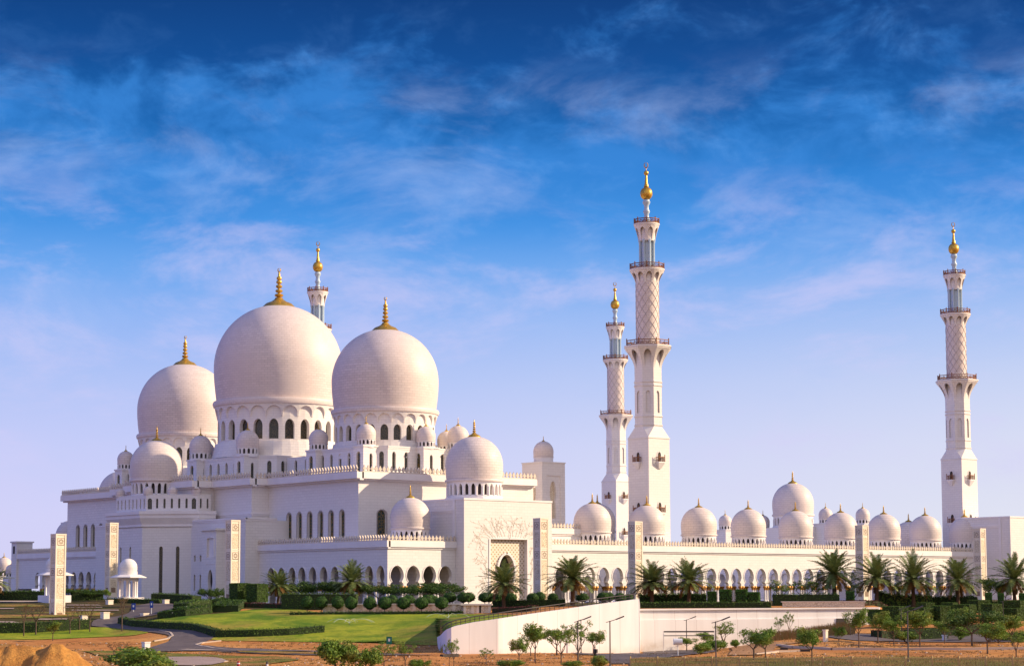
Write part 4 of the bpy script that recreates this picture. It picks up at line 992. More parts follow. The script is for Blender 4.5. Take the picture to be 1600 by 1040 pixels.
def minaret(label, loc):
    T = Thing('minaret', label, 'minaret', loc, 0, 'white marble minarets at the courtyard corners')
    b = MB(); h = 3.5; b.box(-h, h, -h, h, 0, 38.75); b.box(-h - .12, h + .12, -h - .12, h + .12, 38.75, 39.05); T.part('base', b, MARBLE)
    b = MB(); a = 3.22; sq = [(h, h * .414), (h * .414, h), (-h * .414, h), (-h, h * .414), (-h, -h * .414), (-h * .414, -h), (h * .414, -h), (h, -h * .414)]
    o8 = octp(a); q4 = [(h, h), (-h, h), (-h, -h), (h, -h)]; z0, z1 = 39.05, 41.6
    for i in range(4):
        c = q4[i]; p0, p1 = o8[2 * i], o8[(2 * i + 1) % 8]; nx = q4[(i + 1) % 4]
        b.tri((*c, z0), (*p0, z1)[:3], (*p0, z1)) if False else b.tri((*c, z0), (*p1, z1), (*p0, z1))
        p2 = o8[(2 * i + 2) % 8]; b.quad((*c, z0), (*nx, z0), (*p2, z1), (*p1, z1))
    T.part('shoulder', b, MARBLE)
    b = MB(); s8 = []
    for i in range(8):
        am = PI / 4 * (i + 1)
        fr = (lambda am: (lambda s, zz, d: ((a + d) * math.cos(am) - s * math.sin(am), (a + d) * math.sin(am) + s * math.cos(am), zz)))(am)
        w = a * math.tan(PI / 8); wall_strip(b, fr, -w, w, z1, 57.0, [(0, arch(44.9, 49.3, 50.2, .55, 5, .1))], .28, 0, 1)
        pane(b, fr, 0, arch(44.9, 49.3, 50.2, .55, 5, .1), -.27, 0)
    for zz in (42.0, 44.1, 51.5, 52.4): b.prism(octp(a + .16), zz - .13, zz + .13)
    T.part('octagonal_shaft', b, [MARBLE, GROOVE])
    gallery(T, 60.45, a, 5.45, 55.8, 8, True, 1.35)
    b = MB(); b.lathe([(2.78, 61.0), (2.78, 76.9)], 40); rs = T.part('round_shaft', b, MARBLE_DOME, None, True)
    b = MB()
    for i in range(10):
        for sg in (-1, 1):
            pts = []
            for k in range(41):
                an = 2 * PI * i / 10 + sg * k / 40 * 2 * PI * .62; pts.append((2.80 * math.cos(an), 2.80 * math.sin(an), 61.0 + 15.9 * k / 40))
            b.tube(pts, .055, 4)
    T.part('lattice_ribs', b, GROOVE, rs)
    gallery(T, 79.25, 2.8, 4.1, 76.3, 10, False, 1.25)
    b = MB(); b.lathe([(1.45, 79.8), (1.45, 87.0)], 24, uvs=False); ln = T.part('lantern', b, PALE, None, True)
    b = MB()
    for i in range(8):
        an = 2 * PI * (i + .5) / 8; b.lathe([(.34, 79.8), (.34, 80.4), (.27, 80.6), (.27, 86.3), (.38, 86.6), (.38, 87.0)], 8, 1.78 * math.cos(an), 1.78 * math.sin(an), uvs=False)
    T.part('lantern_columns', b, PALE, ln, True)
    gallery(T, 90.35, 2.05, 3.0, 86.7, 8, False, 1.15)
    b = MB(); b.lathe([(1.15, 90.9), (.95, 91.6), (.62, 92.6), (.56, 93.4), (.84, 93.9), (.84, 94.1), (.58, 94.6), (.56, 95.5), (.85, 96.0), (.95, 96.4), (.80, 96.6), (.80, 96.9)], 20, uvs=False); T.part('spire_neck', b, PALE, None, True)
    b = MB(); P = [(.35, 96.8)]
    for k in range(13):
        t_ = -PI / 2 + PI * k / 12; P.append((.30 + 1.2 * max(0, math.cos(t_)), 98.45 + 1.5 * math.sin(t_)))
    P += [(.62, 100.1), (.40, 100.8), (.26, 102.3), (.22, 102.9)] + [(.2 + .38 * max(0, math.cos(t_)), 103.5 + .55 * math.sin(t_)) for t_ in [-PI / 2 + PI * k / 6 for k in range(7)]] + [(.10, 104.2), (.05, 104.9)]
    b.lathe(P, 24, uvs=False); fi = T.part('finial', b, GOLD, None, True)
    b = MB(); Q = []
    for i in range(19):
        an = R_(105) + R_(330) * i / 18; Q.append((.46 * math.cos(an) * r2.x, .46 * math.cos(an) * r2.y, 105.45 + .62 * math.sin(an)))
    b.tube(Q, [.06 + .09 * math.sin(PI * i / 18) for i in range(19)], 6); T.part('crescent', b, GOLD, fi)
    for zz in (34.4, 22.4):
        for i in range(4):
            an = i * PI / 2; ca_, sa_ = math.cos(an), math.sin(an)
            def tr(o_): 
                o_.rotation_euler = (0, 0, an); return o_
            c = MB(); c.prism([(h - .1, -1.0), (h + 1.0, -1.0), (h + 1.0, 1.0), (h - .1, 1.0)], zz - 1.55, zz - 1.25)
            c.prism([(h - .1, -.35), (h + .25, -.35), (h + .25, .35), (h - .1, .35)], zz - 2.9, zz - 1.55, taper=[(h - .1, -1.0), (h + .95, -1.0), (h + .95, 1.0), (h - .1, 1.0)])
            bo = tr(T.part('balcony', c, TRIM))
            k = MB()
            for y0_, y1_, x0_, x1_ in ((-1, 1, h + .9, h + .98), (-1, -.92, h, h + .98), (.92, 1, h, h + .98)):
                k.box(x0_, x1_, y0_, y1_, zz - .2, zz - .05)
            for q in range(9):
                y_ = -.95 + 1.9 * q / 8; k.tube([(h + .94, y_, zz - 1.25), (h + .94, y_, zz - .1)], .05, 4)
            for y_ in (-.96, .96):
                for q in range(4): k.tube([(h + .1 + .25 * q, y_, zz - 1.25), (h + .1 + .25 * q, y_, zz - .1)], .05, 4)
                k.tube([(h + .94, y_, zz - 1.25), (h + .94, y_, zz + .45)], .10, 5)
            T.part('railing', k, BRONZE, bo)
            k = MB(); ff = lambda s, z_, d: (h + d, s, z_); pr = arch(zz - 1.25, zz + .45, zz + 1.1, .52, 5)
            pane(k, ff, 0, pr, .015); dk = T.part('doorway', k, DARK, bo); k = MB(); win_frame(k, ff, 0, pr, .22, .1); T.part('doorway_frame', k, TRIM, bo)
    return T
AB_U, AB_V = 121.1, 139.08
m0 = minaret('tallest looking minaret, the nearest one, standing just right of centre', (0, 0, 0))
dup(m0.o, (AB_U, 0, 0), 0, 'minaret standing alone at the right end of the domed arcade')
dup(m0.o, (0, AB_V, 0), 0, 'minaret half hidden behind the largest dome, only its top showing')
dup(m0.o, (AB_U, AB_V, 0), 0, 'farthest and smallest minaret, close to the left of the tallest one')

# ------------------------------------------------------------------ garden walls
def path_wall(b, pts, tops, bots, th, m=0):
    n = len(pts); nr = []
    for i in range(n):
        t_ = (Vector(pts[min(i + 1, n - 1)]) - Vector(pts[max(i - 1, 0)])).normalized(); nr.append(Vector((t_.y, -t_.x)) * th)
    for i in range(n - 1):
        a, e = Vector(pts[i]), Vector(pts[i + 1]); a2, e2 = a - nr[i], e - nr[i + 1]
        b.quad((*a, bots[i]), (*e, bots[i + 1]), (*e, tops[i + 1]), (*a, tops[i]), m)
        b.quad((*a, tops[i]), (*e, tops[i + 1]), (*e2, tops[i + 1]), (*a2, tops[i]), m)
        b.quad((*e2, bots[i + 1]), (*a2, bots[i]), (*a2, tops[i]), (*e2, tops[i + 1]), m)
    for i in (0, n - 1): a = Vector(pts[i]); a2 = a - nr[i]; b.quad((*a, bots[i]), (*a2, bots[i]), (*a2, tops[i]), (*a, tops[i]), m)
RW = Thing('retaining_wall', 'tall curved white retaining wall with a dark rail along its rising top', 'wall', (*plan(760, 258), -5.6))
pw = []
for x, d, zt in ((683, 294, -4.2), (683.5, 284, -4.0), (685, 274, -3.7), (687, 266.5, -3.45), (690, 262, -3.1), (693, 259.8, -2.75), (698, 258.2, -2.4)): pw.append((plan(x, d), zt))
for i in range(0, 41):
    x = 705 + (995.5 - 705) * i / 40; pw.append((plan(x, interp(WALL_TAB, x)), interp(WALL_TOP, x)))
b = MB(); path_wall(b, [p for p, z in pw], [z for p, z in pw], [-8] * len(pw), .5); wall_o = RW.part('wall', b, WHITEWALL, None, False, True)
b = MB()
for i in range(6, len(pw), 1):
    (x, y), z = pw[i]; x += f2.x * .25; y += f2.y * .25; b.tube([(x, y, z), (x, y, z + .75)], .05, 4)
pts = [(p[0] + f2.x * .25, p[1] + f2.y * .25, z + .75) for p, z in pw[4:]]; b.tube(pts, .07, 5)
b.tube([(x, y, z - .38) for x, y, z in pts], .04, 4); RW.part('railing', b, POLE, None, False, True)
b = MB(); (x, y), z = pw[-1]
P0 = Vector(plan(996.4, 275)); P1 = Vector(plan(997.0, 313.5))
path_wall(b, [tuple(P0), tuple(P1)], [1.40, 0.3], [-9, -9], .5); RW.part('return_wall', b, WHITEWALL, None, False, True)
UWL = Thing('underpass_wall', 'long pale lavender wall of the underpass, below the palms right of the curved wall', 'wall', (*plan(1180, 331), -7))
b = MB(); xs = [994, 1060, 1130, 1200, 1270, 1312]; ud = lambda x: 313 + 17.3 * (x - 994) / 374
path_wall(b, [plan(x, ud(x) - .25) for x in xs], [-2.05] * 6, [-9] * 6, .6); UWL.part('lower_wall', b, WHITEWALL, None, False, True)
b = MB(); path_wall(b, [plan(x, ud(x)) for x in xs + [1368]], [-.42] * 7, [-4.5] * 7, .6); path_wall(b, [plan(1368, ud(1368)), plan(1369, 350)], [-.42] * 2, [-6] * 2, .5); UWL.part('upper_wall', b, WHITEWALL, None, False, True)
b = MB(); path_wall(b, [plan(x, ud(x) - .35) for x in (990, 1180, 1368)], [-.30] * 3, [-.55] * 3, .9); UWL.part('coping', b, TRIM, None, False, True)
b = MB(); path_wall(b, [plan(1301, ud(1301) - .4), plan(1316, ud(1316) - .4)], [-2.1] * 2, [-3.6] * 2, .1); UWL.part('door', b, DARK, None, False, True)
b = MB(); b.prism([plan(997, ud(997) + .3), plan(1368, ud(1368) + .3), plan(1368, 336), plan(997, 336)], -1.2, -.50); UWL.part('backfill', b, SOILBED, None, False, True)
TERW = Thing('terrace_wall', 'low tan planter wall above the right part of the underpass wall', 'wall', (*plan(1280, 338), 0))
b = MB(); path_wall(b, [plan(1218, 340), plan(1345, 340)], [.55] * 2, [-1.2] * 2, .5); TERW.part('wall', b, PANEL, None, False, True)
b = MB(); path_wall(b, [plan(1216, 339.9), plan(1347, 339.9)], [.68] * 2, [.52] * 2, .7); TERW.part('coping', b, PYLON, None, False, True)
# height bar over the underpass mouth
HB = Thing('height_barrier', 'grey striped height limit beam on thin legs in front of the underpass wall', 'barrier', base(1068, 300))
L0, L1 = plan(1033, 300), plan(1112, 300); zb_ = at(1068, 987, d=300).z
b = MB(); path_wall(b, [L0, L1], [zb_ + .2] * 2, [zb_ - .02] * 2, .25); HB.part('beam', b, POLE, None, False, True)
b = MB(); path_wall(b, [L0, L1], [zb_ - .45] * 2, [zb_ - .58] * 2, .12); HB.part('lower_bar', b, POLE, None, False, True)
for L in (L0, L1): b = MB(); b.tube([(*L, -8), (*L, zb_ + .2)], .07, 6); HB.part('leg', b, TRIM, None, False, True)
# low cream wall with posts behind the lawn
LW = Thing('garden_wall', 'low cream wall with thick coping and posts along the back of the lawn', 'wall', (*plan(610, 337), -1))
b, c, e = MB(), MB(), MB()
A_, B_ = Vector(plan(506, 338)), Vector(plan(722, 338)); n = 14
zt_ = at(600, 942.5, d=338).z; zl = zt_ - 1.6
b = MB(); path_wall(b, [tuple(A_), tuple(B_)], [zt_ - .18] * 2, [zl - .6] * 2, .3); LW.part('wall', b, PANEL, None, False, True)
c = MB(); o_ = f2 * .25; path_wall(c, [tuple(A_ - o_), tuple(B_ - o_)], [zt_] * 2, [zt_ - .2] * 2, .9); LW.part('coping', c, PYLON, None, False, True)
for i in range(n + 1):
    p = A_.lerp(B_, i / n) - f2 * .12; q = p + (B_ - A_).normalized() * .55; e = MB(); path_wall(e, [tuple(p), tuple(q)], [zt_ - .2] * 2, [zl - .6] * 2, .4); LW.part('post', e, PYLON, None, False, True)
HUT = Thing('garden_hut', 'low flat roofed cream hut with a dark doorway, right of the garden wall', 'hut', (*plan(746, 334), -1))
A_, B_ = Vector(plan(724, 334)), Vector(plan(764, 334))
b = MB(); b.prism([tuple(A_), tuple(B_), tuple(B_ + f2 * 4), tuple(A_ + f2 * 4)], -3, zt_ - .3); HUT.part('wall', b, PANEL, None, False, True)
ex = (B_ - A_).normalized() * .5
b = MB(); b.prism([tuple(A_ - ex - f2 * .5), tuple(B_ + ex - f2 * .5), tuple(B_ + ex + f2 * 4.5), tuple(A_ - ex + f2 * 4.5)], zt_ - .3, zt_ - .05); HUT.part('roof', b, PYLON, None, False, True)
b = MB(); p = A_.lerp(B_, .55) - f2 * .03; q = A_.lerp(B_, .68) - f2 * .03; path_wall(b, [tuple(p), tuple(q)], [zt_ - .35] * 2, [-3] * 2, .02); HUT.part('doorway', b, DARK, None, False, True)
for f in (0, .30, .5, .95): p = A_.lerp(B_, f) - f2 * .1; q = p + ex * .9; b = MB(); path_wall(b, [tuple(p), tuple(q)], [zt_ - .3] * 2, [-3] * 2, .2); HUT.part('post', b, PYLON, None, False, True)

# ------------------------------------------------------------------ carved pillars and kiosks
def pylon(label, loc):
    T = Thing('carved_pillar', label, 'pillar', loc, 0, 'tall carved stone pillars round the mosque')
    b = MB(); b.box(-.95, .95, -.95, .95, -2.5, 16); b.box(-1.05, 1.05, -1.05, 1.05, 15.85, 16.12); b.box(-1.05, 1.05, -1.05, 1.05, -2.5, .35)
    for zz in (4.2, 10.35): b.box(-1.0, 1.0, -1.0, 1.0, zz, zz + .12)
    for sx in (-1, 1):
        for sy in (-1, 1): b.box(sx * .74, sx * 1.03, sy * .74, sy * 1.03, .35, 15.85)
    T.part('shaft', b, PYLON)
    for i in range(4):
        an = i * PI / 2
        def tr(o_): o_.rotation_euler = (0, 0, an); return o_
        for z0, z1 in ((1.0, 3.9), (4.6, 8.3), (10.7, 13.5)):
            k = MB(); k.box(.94, .985, -.62, .62, z0, z1); tr(T.part('panel', k, PANEL))
        for z in (2.4 - 1.2 + .0, 9.35, 14.75):
            k = MB(); k.box(.94, 1.0, -.66, .66, z - .66, z + .66) if z > 3 else k.box(.985, 1.0, -.5, .5, z - .1, z + .9); o = tr(T.part('medallion', k, PYLON if z > 3 else MEDAL))
            if z > 3:
                k = MB()
                for q in range(8):
                    a2 = q * PI / 4; k.prism([(0, 0), (0, 0), (0, 0)], 0, 0) if False else None
                    c0, s0_ = math.cos(a2), math.sin(a2)
                    pts = [(1.015, .12 * c0, z + .12 * s0_), (1.015, .36 * math.cos(a2 - .3), z + .36 * math.sin(a2 - .3)), (1.015, .54 * c0, z + .54 * s0_), (1.015, .36 * math.cos(a2 + .3), z + .36 * math.sin(a2 + .3))]
                    k.poly(pts)
                for y0, y1, z0, z1 in ((-.66, .66, z + .58, z + .66), (-.66, .66, z - .66, z - .58), (-.66, -.58, z - .58, z + .58), (.58, .66, z - .58, z + .58)): k.box(1.0, 1.02, y0, y1, z0, z1)
                T.part('rosette', k, MEDAL, o)
    return T
pyl = None
for lab, x, yt, w, d in (('carved cream pillar nearest on the far left, standing on the lower slope', 91.5, 834.6, 0, 352), ('carved pillar beside the small domed kiosk, in front of the faceted tower', 175, 817, 0, 425),
    ('carved pillar next to the cube hedges, brightest lit on its right face', 364, 813, 0, 373), ('carved pillar at the right edge of the carved gateway', 845, 810, 0, 366), ('carved pillar in front of the arcade, below the tallest minaret', 992.5, 815, 0, 389),
    ('carved pillar among the arcade domes, between the third and fourth palms from the right', 1346.5, 821, 0, 416), ('carved pillar before the plain block at the right end of the arcade', 1530, 826, 0, 440)):
    P = at(x, yt, d=d)
    if pyl is None: pyl = pylon(lab, (P.x, P.y, P.z - 16)); 
    else: dup(pyl.o, (P.x, P.y, P.z - 16), 0, lab)
def kiosk(label, x, d, zb):
    p = plan(x, d); T = Thing('domed_kiosk', label, 'kiosk', (p[0], p[1], zb), R_(0), 'small white kiosks with wide eaves')
    b = MB(); b.box(-2.4, 2.4, -2.4, 2.4, -2, .25); T.part('plinth', b, TRIM)
    for i in range(8):
        an = PI / 8 + i * PI / 4; c = MB(); c.lathe([(.30, .25), (.24, .5), (.22, 3.4), (.33, 3.7)], 10, 1.75 * math.cos(an), 1.75 * math.sin(an), uvs=False); T.part('column', c, TRIM, None, True)
    b = MB(); b.prism(octp(1.95), 3.6, 4.15); b.prism(octp(3.4), 4.15, 4.3); b.prism(octp(3.4), 4.3, 4.8, taper=octp(2.2)); T.part('eaves', b, TRIM)
    b = MB(); b.lathe([(1.85, 4.8), (1.85, 5.3), (1.72, 5.35)], 24, uvs=False); b.lathe([(r, 5.3 + h_) for r, h_ in dome_prof(1.82, .5, .96, .03, 1.0, 14)], 32, uvs=False); T.part('dome', b, MARBLE, None, True)
    return T
kz = at(205, 901, d=396).z - 4.3
k0 = kiosk('small domed kiosk on slim columns before the faceted tower', 204, 396, kz)
p = plan(90.5, 392); dup(k0.o, (p[0], p[1], at(90, 897.5, d=392).z - 4.3), 0, 'small domed kiosk half hidden behind the nearest carved pillar')
PV = Thing('domed_pavilion', 'distant white pavilion with two domes at the left edge of the photo', 'pavilion', (*plan(12, 560), 0))
p = plan(11, 560); b = MB(); b.box(p[0] - 3.4, p[0] + 3.4, p[1] - 4.5, p[1] + 3, -1, at(10, 900, d=560).z); PV.part('wall', b, MARBLE, None, False, True)
zz = at(10, 900, d=560).z; arcade_dome(PV, p[0], p[1], zz, 2.45, 1.5, 1.6, 12)
p = plan(23, 548); arcade_dome(PV, p[0], p[1], at(10, 901, d=548).z, 1.6, 1.0, .8, 10); b = MB(); b.box(p[0] - 1.7, p[0] + 1.7, p[1] - 1.7, p[1] + 1.7, -1, at(10, 901, d=548).z); PV.part('annexe', b, MARBLE, None, False, True)

# ------------------------------------------------------------------ planting
def leaf(b, c, nrm, size, rr, m=0, asp=.6):
    n_ = Vector(nrm) if nrm is not None else Vector((rr.gauss(0, 1), rr.gauss(0, 1), rr.gauss(0, 1)))
    n_ = (n_.normalized() + Vector((rr.gauss(0, .5), rr.gauss(0, .5), rr.gauss(0, .5)))).normalized()
    a = n_.cross(Vector((rr.gauss(0, 1), rr.gauss(0, 1), rr.gauss(0, 1)))).normalized(); e = n_.cross(a)
    c = Vector(c); a = a * size; e = e * size * asp
    b.quad(tuple(c - a), tuple(c - e * .9 + a * .1), tuple(c + a), tuple(c + e * .9 + a * .1), m)
def blob_leaves(b, c, r, n, size, rr, m=0, shell=.55):
    for _ in range(n):
        d = Vector((rr.gauss(0, 1), rr.gauss(0, 1), rr.gauss(0, 1))).normalized(); k = shell + (1 - shell) * rr.random() ** .6
        k *= 1 + .22 * noise.noise(d * 2.3 + Vector(c))
        leaf(b, (c[0] + d.x * r[0] * k, c[1] + d.y * r[1] * k, c[2] + d.z * r[2] * k), d, size * rr.uniform(.6, 1.3), rr, m)
def core_blob(b, c, r, m=0, seg=12, rings=8):
    k = len(b.v)
    for i in range(rings + 1):
        t_ = -PI / 2 + PI * i / rings
        for j in range(seg):
            a = 2 * PI * j / seg; q = 1 + .12 * noise.noise((math.cos(a) * 2 + c[0], math.sin(a) * 2 + c[1], t_ * 2))
            b.v.append((c[0] + r[0] * q * math.cos(t_) * math.cos(a), c[1] + r[1] * q * math.cos(t_) * math.sin(a), c[2] + r[2] * q * math.sin(t_)))
    for i in range(rings):
        for j in range(seg): e = (j + 1) % seg; b.f.append((k + i * seg + j, k + i * seg + e, k + (i + 1) * seg + e, k + (i + 1) * seg + j)); b.m.append(m)
def place(proto, x, y=None, d=None, ytop=None, h0=1.0, wpx=None, w0=1.0, label=None, rz=None, first=[set()]):
    P = hit(x, y) if d is None else base(x, d)
    D_ = depth(P); sz = (at(x, ytop, d=D_).z - P.z) / h0 if ytop is not None else 1.0
    sx = (wpx * D_ / F_PX / w0) if wpx else sz
    rz = rng.uniform(0, 6.28) if rz is None else rz
    if proto.o.name in first[0]: return dup(proto.o, P, rz, label, (sx, sx, sz))
    first[0].add(proto.o.name); proto.o.location = P; proto.o.rotation_euler = (0, 0, rz); proto.o.scale = (sx, sx, sz)
    if label: proto.o['label'] = label
    return proto.o
# date palms (height 9.4, crown width 8)
def make_palm(seed):
    rr = random.Random(seed); T = Thing('date_palm', 'date palm', 'palm tree', (0, 0, 0), 0, 'date palms along the mosque front')
    H_ = 4.9; b = MB(); pts = [(.06 * math.sin(i * 1.1 + seed), .05 * math.cos(i * .9 + seed), -1 + (H_ + 1) * i / 12) for i in range(13)]
    b.tube(pts, [.36 - .08 * min(1, i / 6) + .03 * (i % 2) + (.10 if i > 10 else 0) for i in range(13)], 9); T.part('trunk', b, PALMT, None, True)
    def frond(b, az, el0, L, droop, m=0):
        n = 11; P = Vector((0, 0, H_)); pts = []; e = el0
        for i in range(n + 1):
            pts.append(P.copy()); P = P + Vector((math.cos(az) * math.cos(e), math.sin(az) * math.cos(e), math.sin(e))) * (L / n); e -= droop / n * (.4 + 1.2 * i / n)
        b.tube(pts, [.05 - .04 * i / n for i in range(n + 1)], 3, m)
        for i in range(1, n * 3):
            f = i / (n * 3); k = f * n; i0 = min(int(k), n - 1); p = pts[i0].lerp(pts[i0 + 1], k - i0); t_ = (pts[i0 + 1] - pts[i0]).normalized()
            s_ = t_.cross(Vector((0, 0, 1))).normalized(); u_ = s_.cross(t_)
            l = .78 * L / 4 * math.sin(PI * (.12 + .82 * f)) ** .7
            for sg in (-1, 1):
                dr = (t_ * .75 + s_ * sg * .75 + u_ * (.32 - rr.random() * .45)).normalized(); wv = t_.cross(dr).cross(dr).normalized() if False else t_
                tip = p + dr * l * rr.uniform(.8, 1.1) - Vector((0, 0, .10 * l)); w = .07
                b.quad(tuple(p - t_ * w), tuple(p + t_ * w), tuple(p.lerp(tip, .6) + t_ * w * 1.2), tuple(tip), m)
    b = MB(); n = 54
    for i in range(n):
        f = i / n; frond(b, i * 2.39996 + rr.uniform(-.2, .2), R_(84 - 100 * f ** .85 + rr.uniform(-8, 8)), 4.7 * rr.uniform(.85, 1.08), R_(34 + 30 * f + rr.uniform(-10, 10)))
    T.part('crown', b, PALML)
    b = MB()
    for i in range(13): frond(b, i * 2.39996 + .6, R_(-22 + rr.uniform(-18, 12)), 3.9 * rr.uniform(.8, 1.05), R_(48 + rr.uniform(-8, 15)))
    T.part('dry_fronds', b, PALMD); return T
palms = [make_palm(s_) for s_ in (3, 11, 23)]
PL = [(437, None, 362, 889, 47, 'slim date palm beside the cube hedges left of the long hedge'), (551, None, 372, 878, 52, 'date palm behind the long box hedge, in front of the shaded arches'), (787, 949, None, 880, 64, 'date palm in front of the carved gateway portal'),
 (893, None, 345, 868, 74, 'broad date palm just right of the gateway pillar'), (1016, None, 347, 879, 66, 'date palm below the tallest minaret, left one of that close pair'), (1073, None, 347, 875, 68, 'date palm below the tallest minaret, right one of that close pair'),
 (1298, None, 356, 858, 70, 'date palm with a bare dark trunk left of the pillar among the arcade domes'), (1364, None, 352, 868, 68, 'date palm just right of the pillar among the arcade domes'), (1420.5, None, 354, 865, 66, 'date palm standing between the two right hand pillars, left one'), (1490, None, 356, 870, 62, 'date palm immediately left of the last carved pillar'), (1577, None, 360, 868, 64, 'date palm before the plain white block at the right edge'), (-4, None, 400, 885, 46, 'dark palm cut by the left edge of the photo')]
for i, (x, y, d, yt, w, lab) in enumerate(PL): place(palms[i % 3], x, y, d, yt, 8.9, w * 1.3, 8.6, lab)
# clipped round shrubs on short stems (height 2.3, width 2.1)
def make_topiary(seed, kind='ball'):
    rr = random.Random(seed); nm = {'ball': 'round_topiary', 'cube': 'cube_topiary', 'column': 'column_topiary'}[kind]
    T = Thing(nm, nm, 'topiary', (0, 0, 0), 0, {'ball': 'clipped round shrubs along the mosque front', 'cube': 'clipped cube trees', 'column': 'clipped column shrubs'}[kind])
    b = MB(); b.tube([(0, 0, -.8), (.02, 0, 1.0)], [.09, .07], 6); T.part('trunk', b, BARK)
    b, c = MB(), MB()
    if kind == 'ball':
        core_blob(c, (0, 0, 1.42), (1.06, 1.06, .80), 0, 16, 10)
        for _ in range(1300):
            d = Vector((rr.gauss(0, 1), rr.gauss(0, 1), rr.gauss(0, 1))).normalized(); q = 1 + .13 * noise.noise(d * 2.6 + Vector((seed, 0, 0))); 
            z = d.z * .90; z = max(z, -.50 + .06 * rr.random()); leaf(b, (d.x * 1.15 * q, d.y * 1.15 * q, 1.42 + z * q), d, .085 * rr.uniform(.6, 1.4), rr)
    else:
        hw, z0, z1 = (1.35, .75, 3.6) if kind == 'cube' else (.62, .35, 2.3)
        c.box(-hw + .08, hw - .08, -hw + .08, hw - .08, z0 + .05, z1 - .07)
        for _ in range(3600 if kind == 'cube' else 1300):
            f = rr.choice((0, 1, 2, 3, 4, 4)); s_, t_ = rr.uniform(-1, 1), rr.uniform(0, 1)
            rd = 1 - .10 * (abs(s_) > .88) * rr.random()
            if f == 4: p, n_ = (s_ * hw * rd, rr.uniform(-1, 1) * hw * rd, z1 + .03 * rr.gauss(0, 1)), (0, 0, 1)
            else:
                a = f * PI / 2; x_, y_ = hw * rd + .03 * rr.gauss(0, 1), s_ * hw * rd; p = (x_ * math.cos(a) - y_ * math.sin(a), x_ * math.sin(a) + y_ * math.cos(a), z0 + (z1 - z0) * t_); n_ = (math.cos(a), math.sin(a), 0)
            leaf(b, p, n_, .10 * rr.uniform(.6, 1.4), rr)
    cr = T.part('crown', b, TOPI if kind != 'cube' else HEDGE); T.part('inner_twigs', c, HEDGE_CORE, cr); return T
balls = [make_topiary(s_) for s_ in (1, 2, 9, 14)]
near_t = ['in front of the long box hedge', 'before the low cream garden wall', 'behind the low cream garden wall']
BL = [(482, 0, 337), (504, 0, 337), (529, 0, 337), (550, 0, 335), (579, 1, 335), (602, 1, 335), (613, 2, 341), (631, 1, 335), (639, 2, 341), (659, 1, 335), (668, 2, 341), (675, 2, 348), (690, 1, 335), (703, 2, 350), (724, 2, 349), (732, 2, 352)]
for i, (x, k, d) in enumerate(BL):
    ys = {335: (948.5, 932), 337: (948.5, 931), 341: (944, 929), 348: (943, 929), 349: (941, 925), 350: (941, 925), 352: (940, 925)}[d]
    cnt = [q for q in BL[:i + 1] if q[1] == k]; wd = ('leftmost', 'second from the left', 'third from the left', 'fourth from the left', 'fifth from the left', 'sixth from the left', 'seventh from the left')[len(cnt) - 1]
    place(balls[(i * 3 + i // 4) % 4], x, None, d, ys[1], 2.3, 21 if i > 3 else 19, 2.3, 'clipped round shrub ' + near_t[k] + ', ' + wd)
for i, (x, d, yt, w, lab) in enumerate(((757, 352, 925, 20, 'just right of the garden hut roof, left of the portal palm'), (764, 356, 925, 17, 'half hidden behind its neighbour left of the portal palm'), (778, 352, 926, 19, 'touching the left side of the portal palm trunk'), (797, 352, 926, 19, 'touching the right side of the portal palm trunk'),
    (831, 352, 926, 18, 'left of the gateway pillar foot'), (842, 356, 924, 17, 'right against the gateway pillar foot'), (862, 352, 926, 16, 'between the gateway pillar and the broad palm'), (908, 352, 926, 20, 'right of the broad palm trunk'), (940, 358, 925, 19, 'midway between the broad palm and the next pillar'), (950, 362, 925, 15, 'small, behind the wall top left of the second pillar'), (966, 358, 926, 18, 'beside the foot of the pillar below the tallest minaret'), (980, 362, 927, 14, 'smallest one at the foot of the pillar below the tallest minaret'))):
    place(balls[(i * 3 + i // 4) % 4], x, None, d, yt, 2.3, w * 1.05, 2.3, 'clipped round shrub ' + lab)
colt = make_topiary(5, 'column')
for i, (x, d, yt, w, lab) in enumerate(((1109, 345, 924, 13, 'leftmost, right of the close palm pair'), (1130, 345, 921, 17, 'second from the left, tallest'), (1155, 345, 921, 17, 'third from the left, before the sunlit arches'), (1174, 345, 925, 17, 'fourth from the left, squarer'), (1323, 348, 924, 12, 'right of the bare trunked palm'), (1537, 352, 926, 10, 'just right of the last pillar'), (1556, 352, 927, 9, 'left of the palm at the right edge'), (1590, 352, 927, 11, 'farthest right, by the photo edge'))):
    place(colt, x, None, d, yt, 2.3, w, 1.24, 'clipped column shrub, ' + lab, 0.6)
cube = make_topiary(8, 'cube')
CB = [(377.5, 360, 911, 29, 'dark clipped cube tree beside the carved pillar, left of the two'), (404.5, 357, 912, 29, 'dark clipped cube tree beside the carved pillar, right of the two')]
for x, y0, y1, w, lab in ((1370, 979, 952, 24, 'beside the underpass wall end'), (1400, 981, 947, 36, 'large, with a lamp post before it'), (1441, 982, 949, 32, 'behind the leaning tree'), (1471, 981, 946, 26, 'narrow and dark, third of the front row'), (1508, 970, 944, 32, 'behind the wide low tree'), (1550, 978, 943, 28, 'with a sharply lit right side'),
    (1447, 967, 941, 24, 'back row, left'), (1484, 966, 941, 24, 'back row, middle'), (1530, 962, 937, 30, 'back row, right'), (1585, 975, 950, 34, 'front one by the right edge'), (1588, 962, 938, 34, 'back one by the right edge')):
    CB.append((x, (y0,), y1, w, 'clipped cube tree on the right slope, ' + lab))
for i, (x, d, yt, w, lab) in enumerate(CB):
    place(cube, x, d[0] if isinstance(d, tuple) else None, None if isinstance(d, tuple) else d, yt, 3.6, w * .86, 2.7, lab, 0.25 * math.sin(i * 2.3))
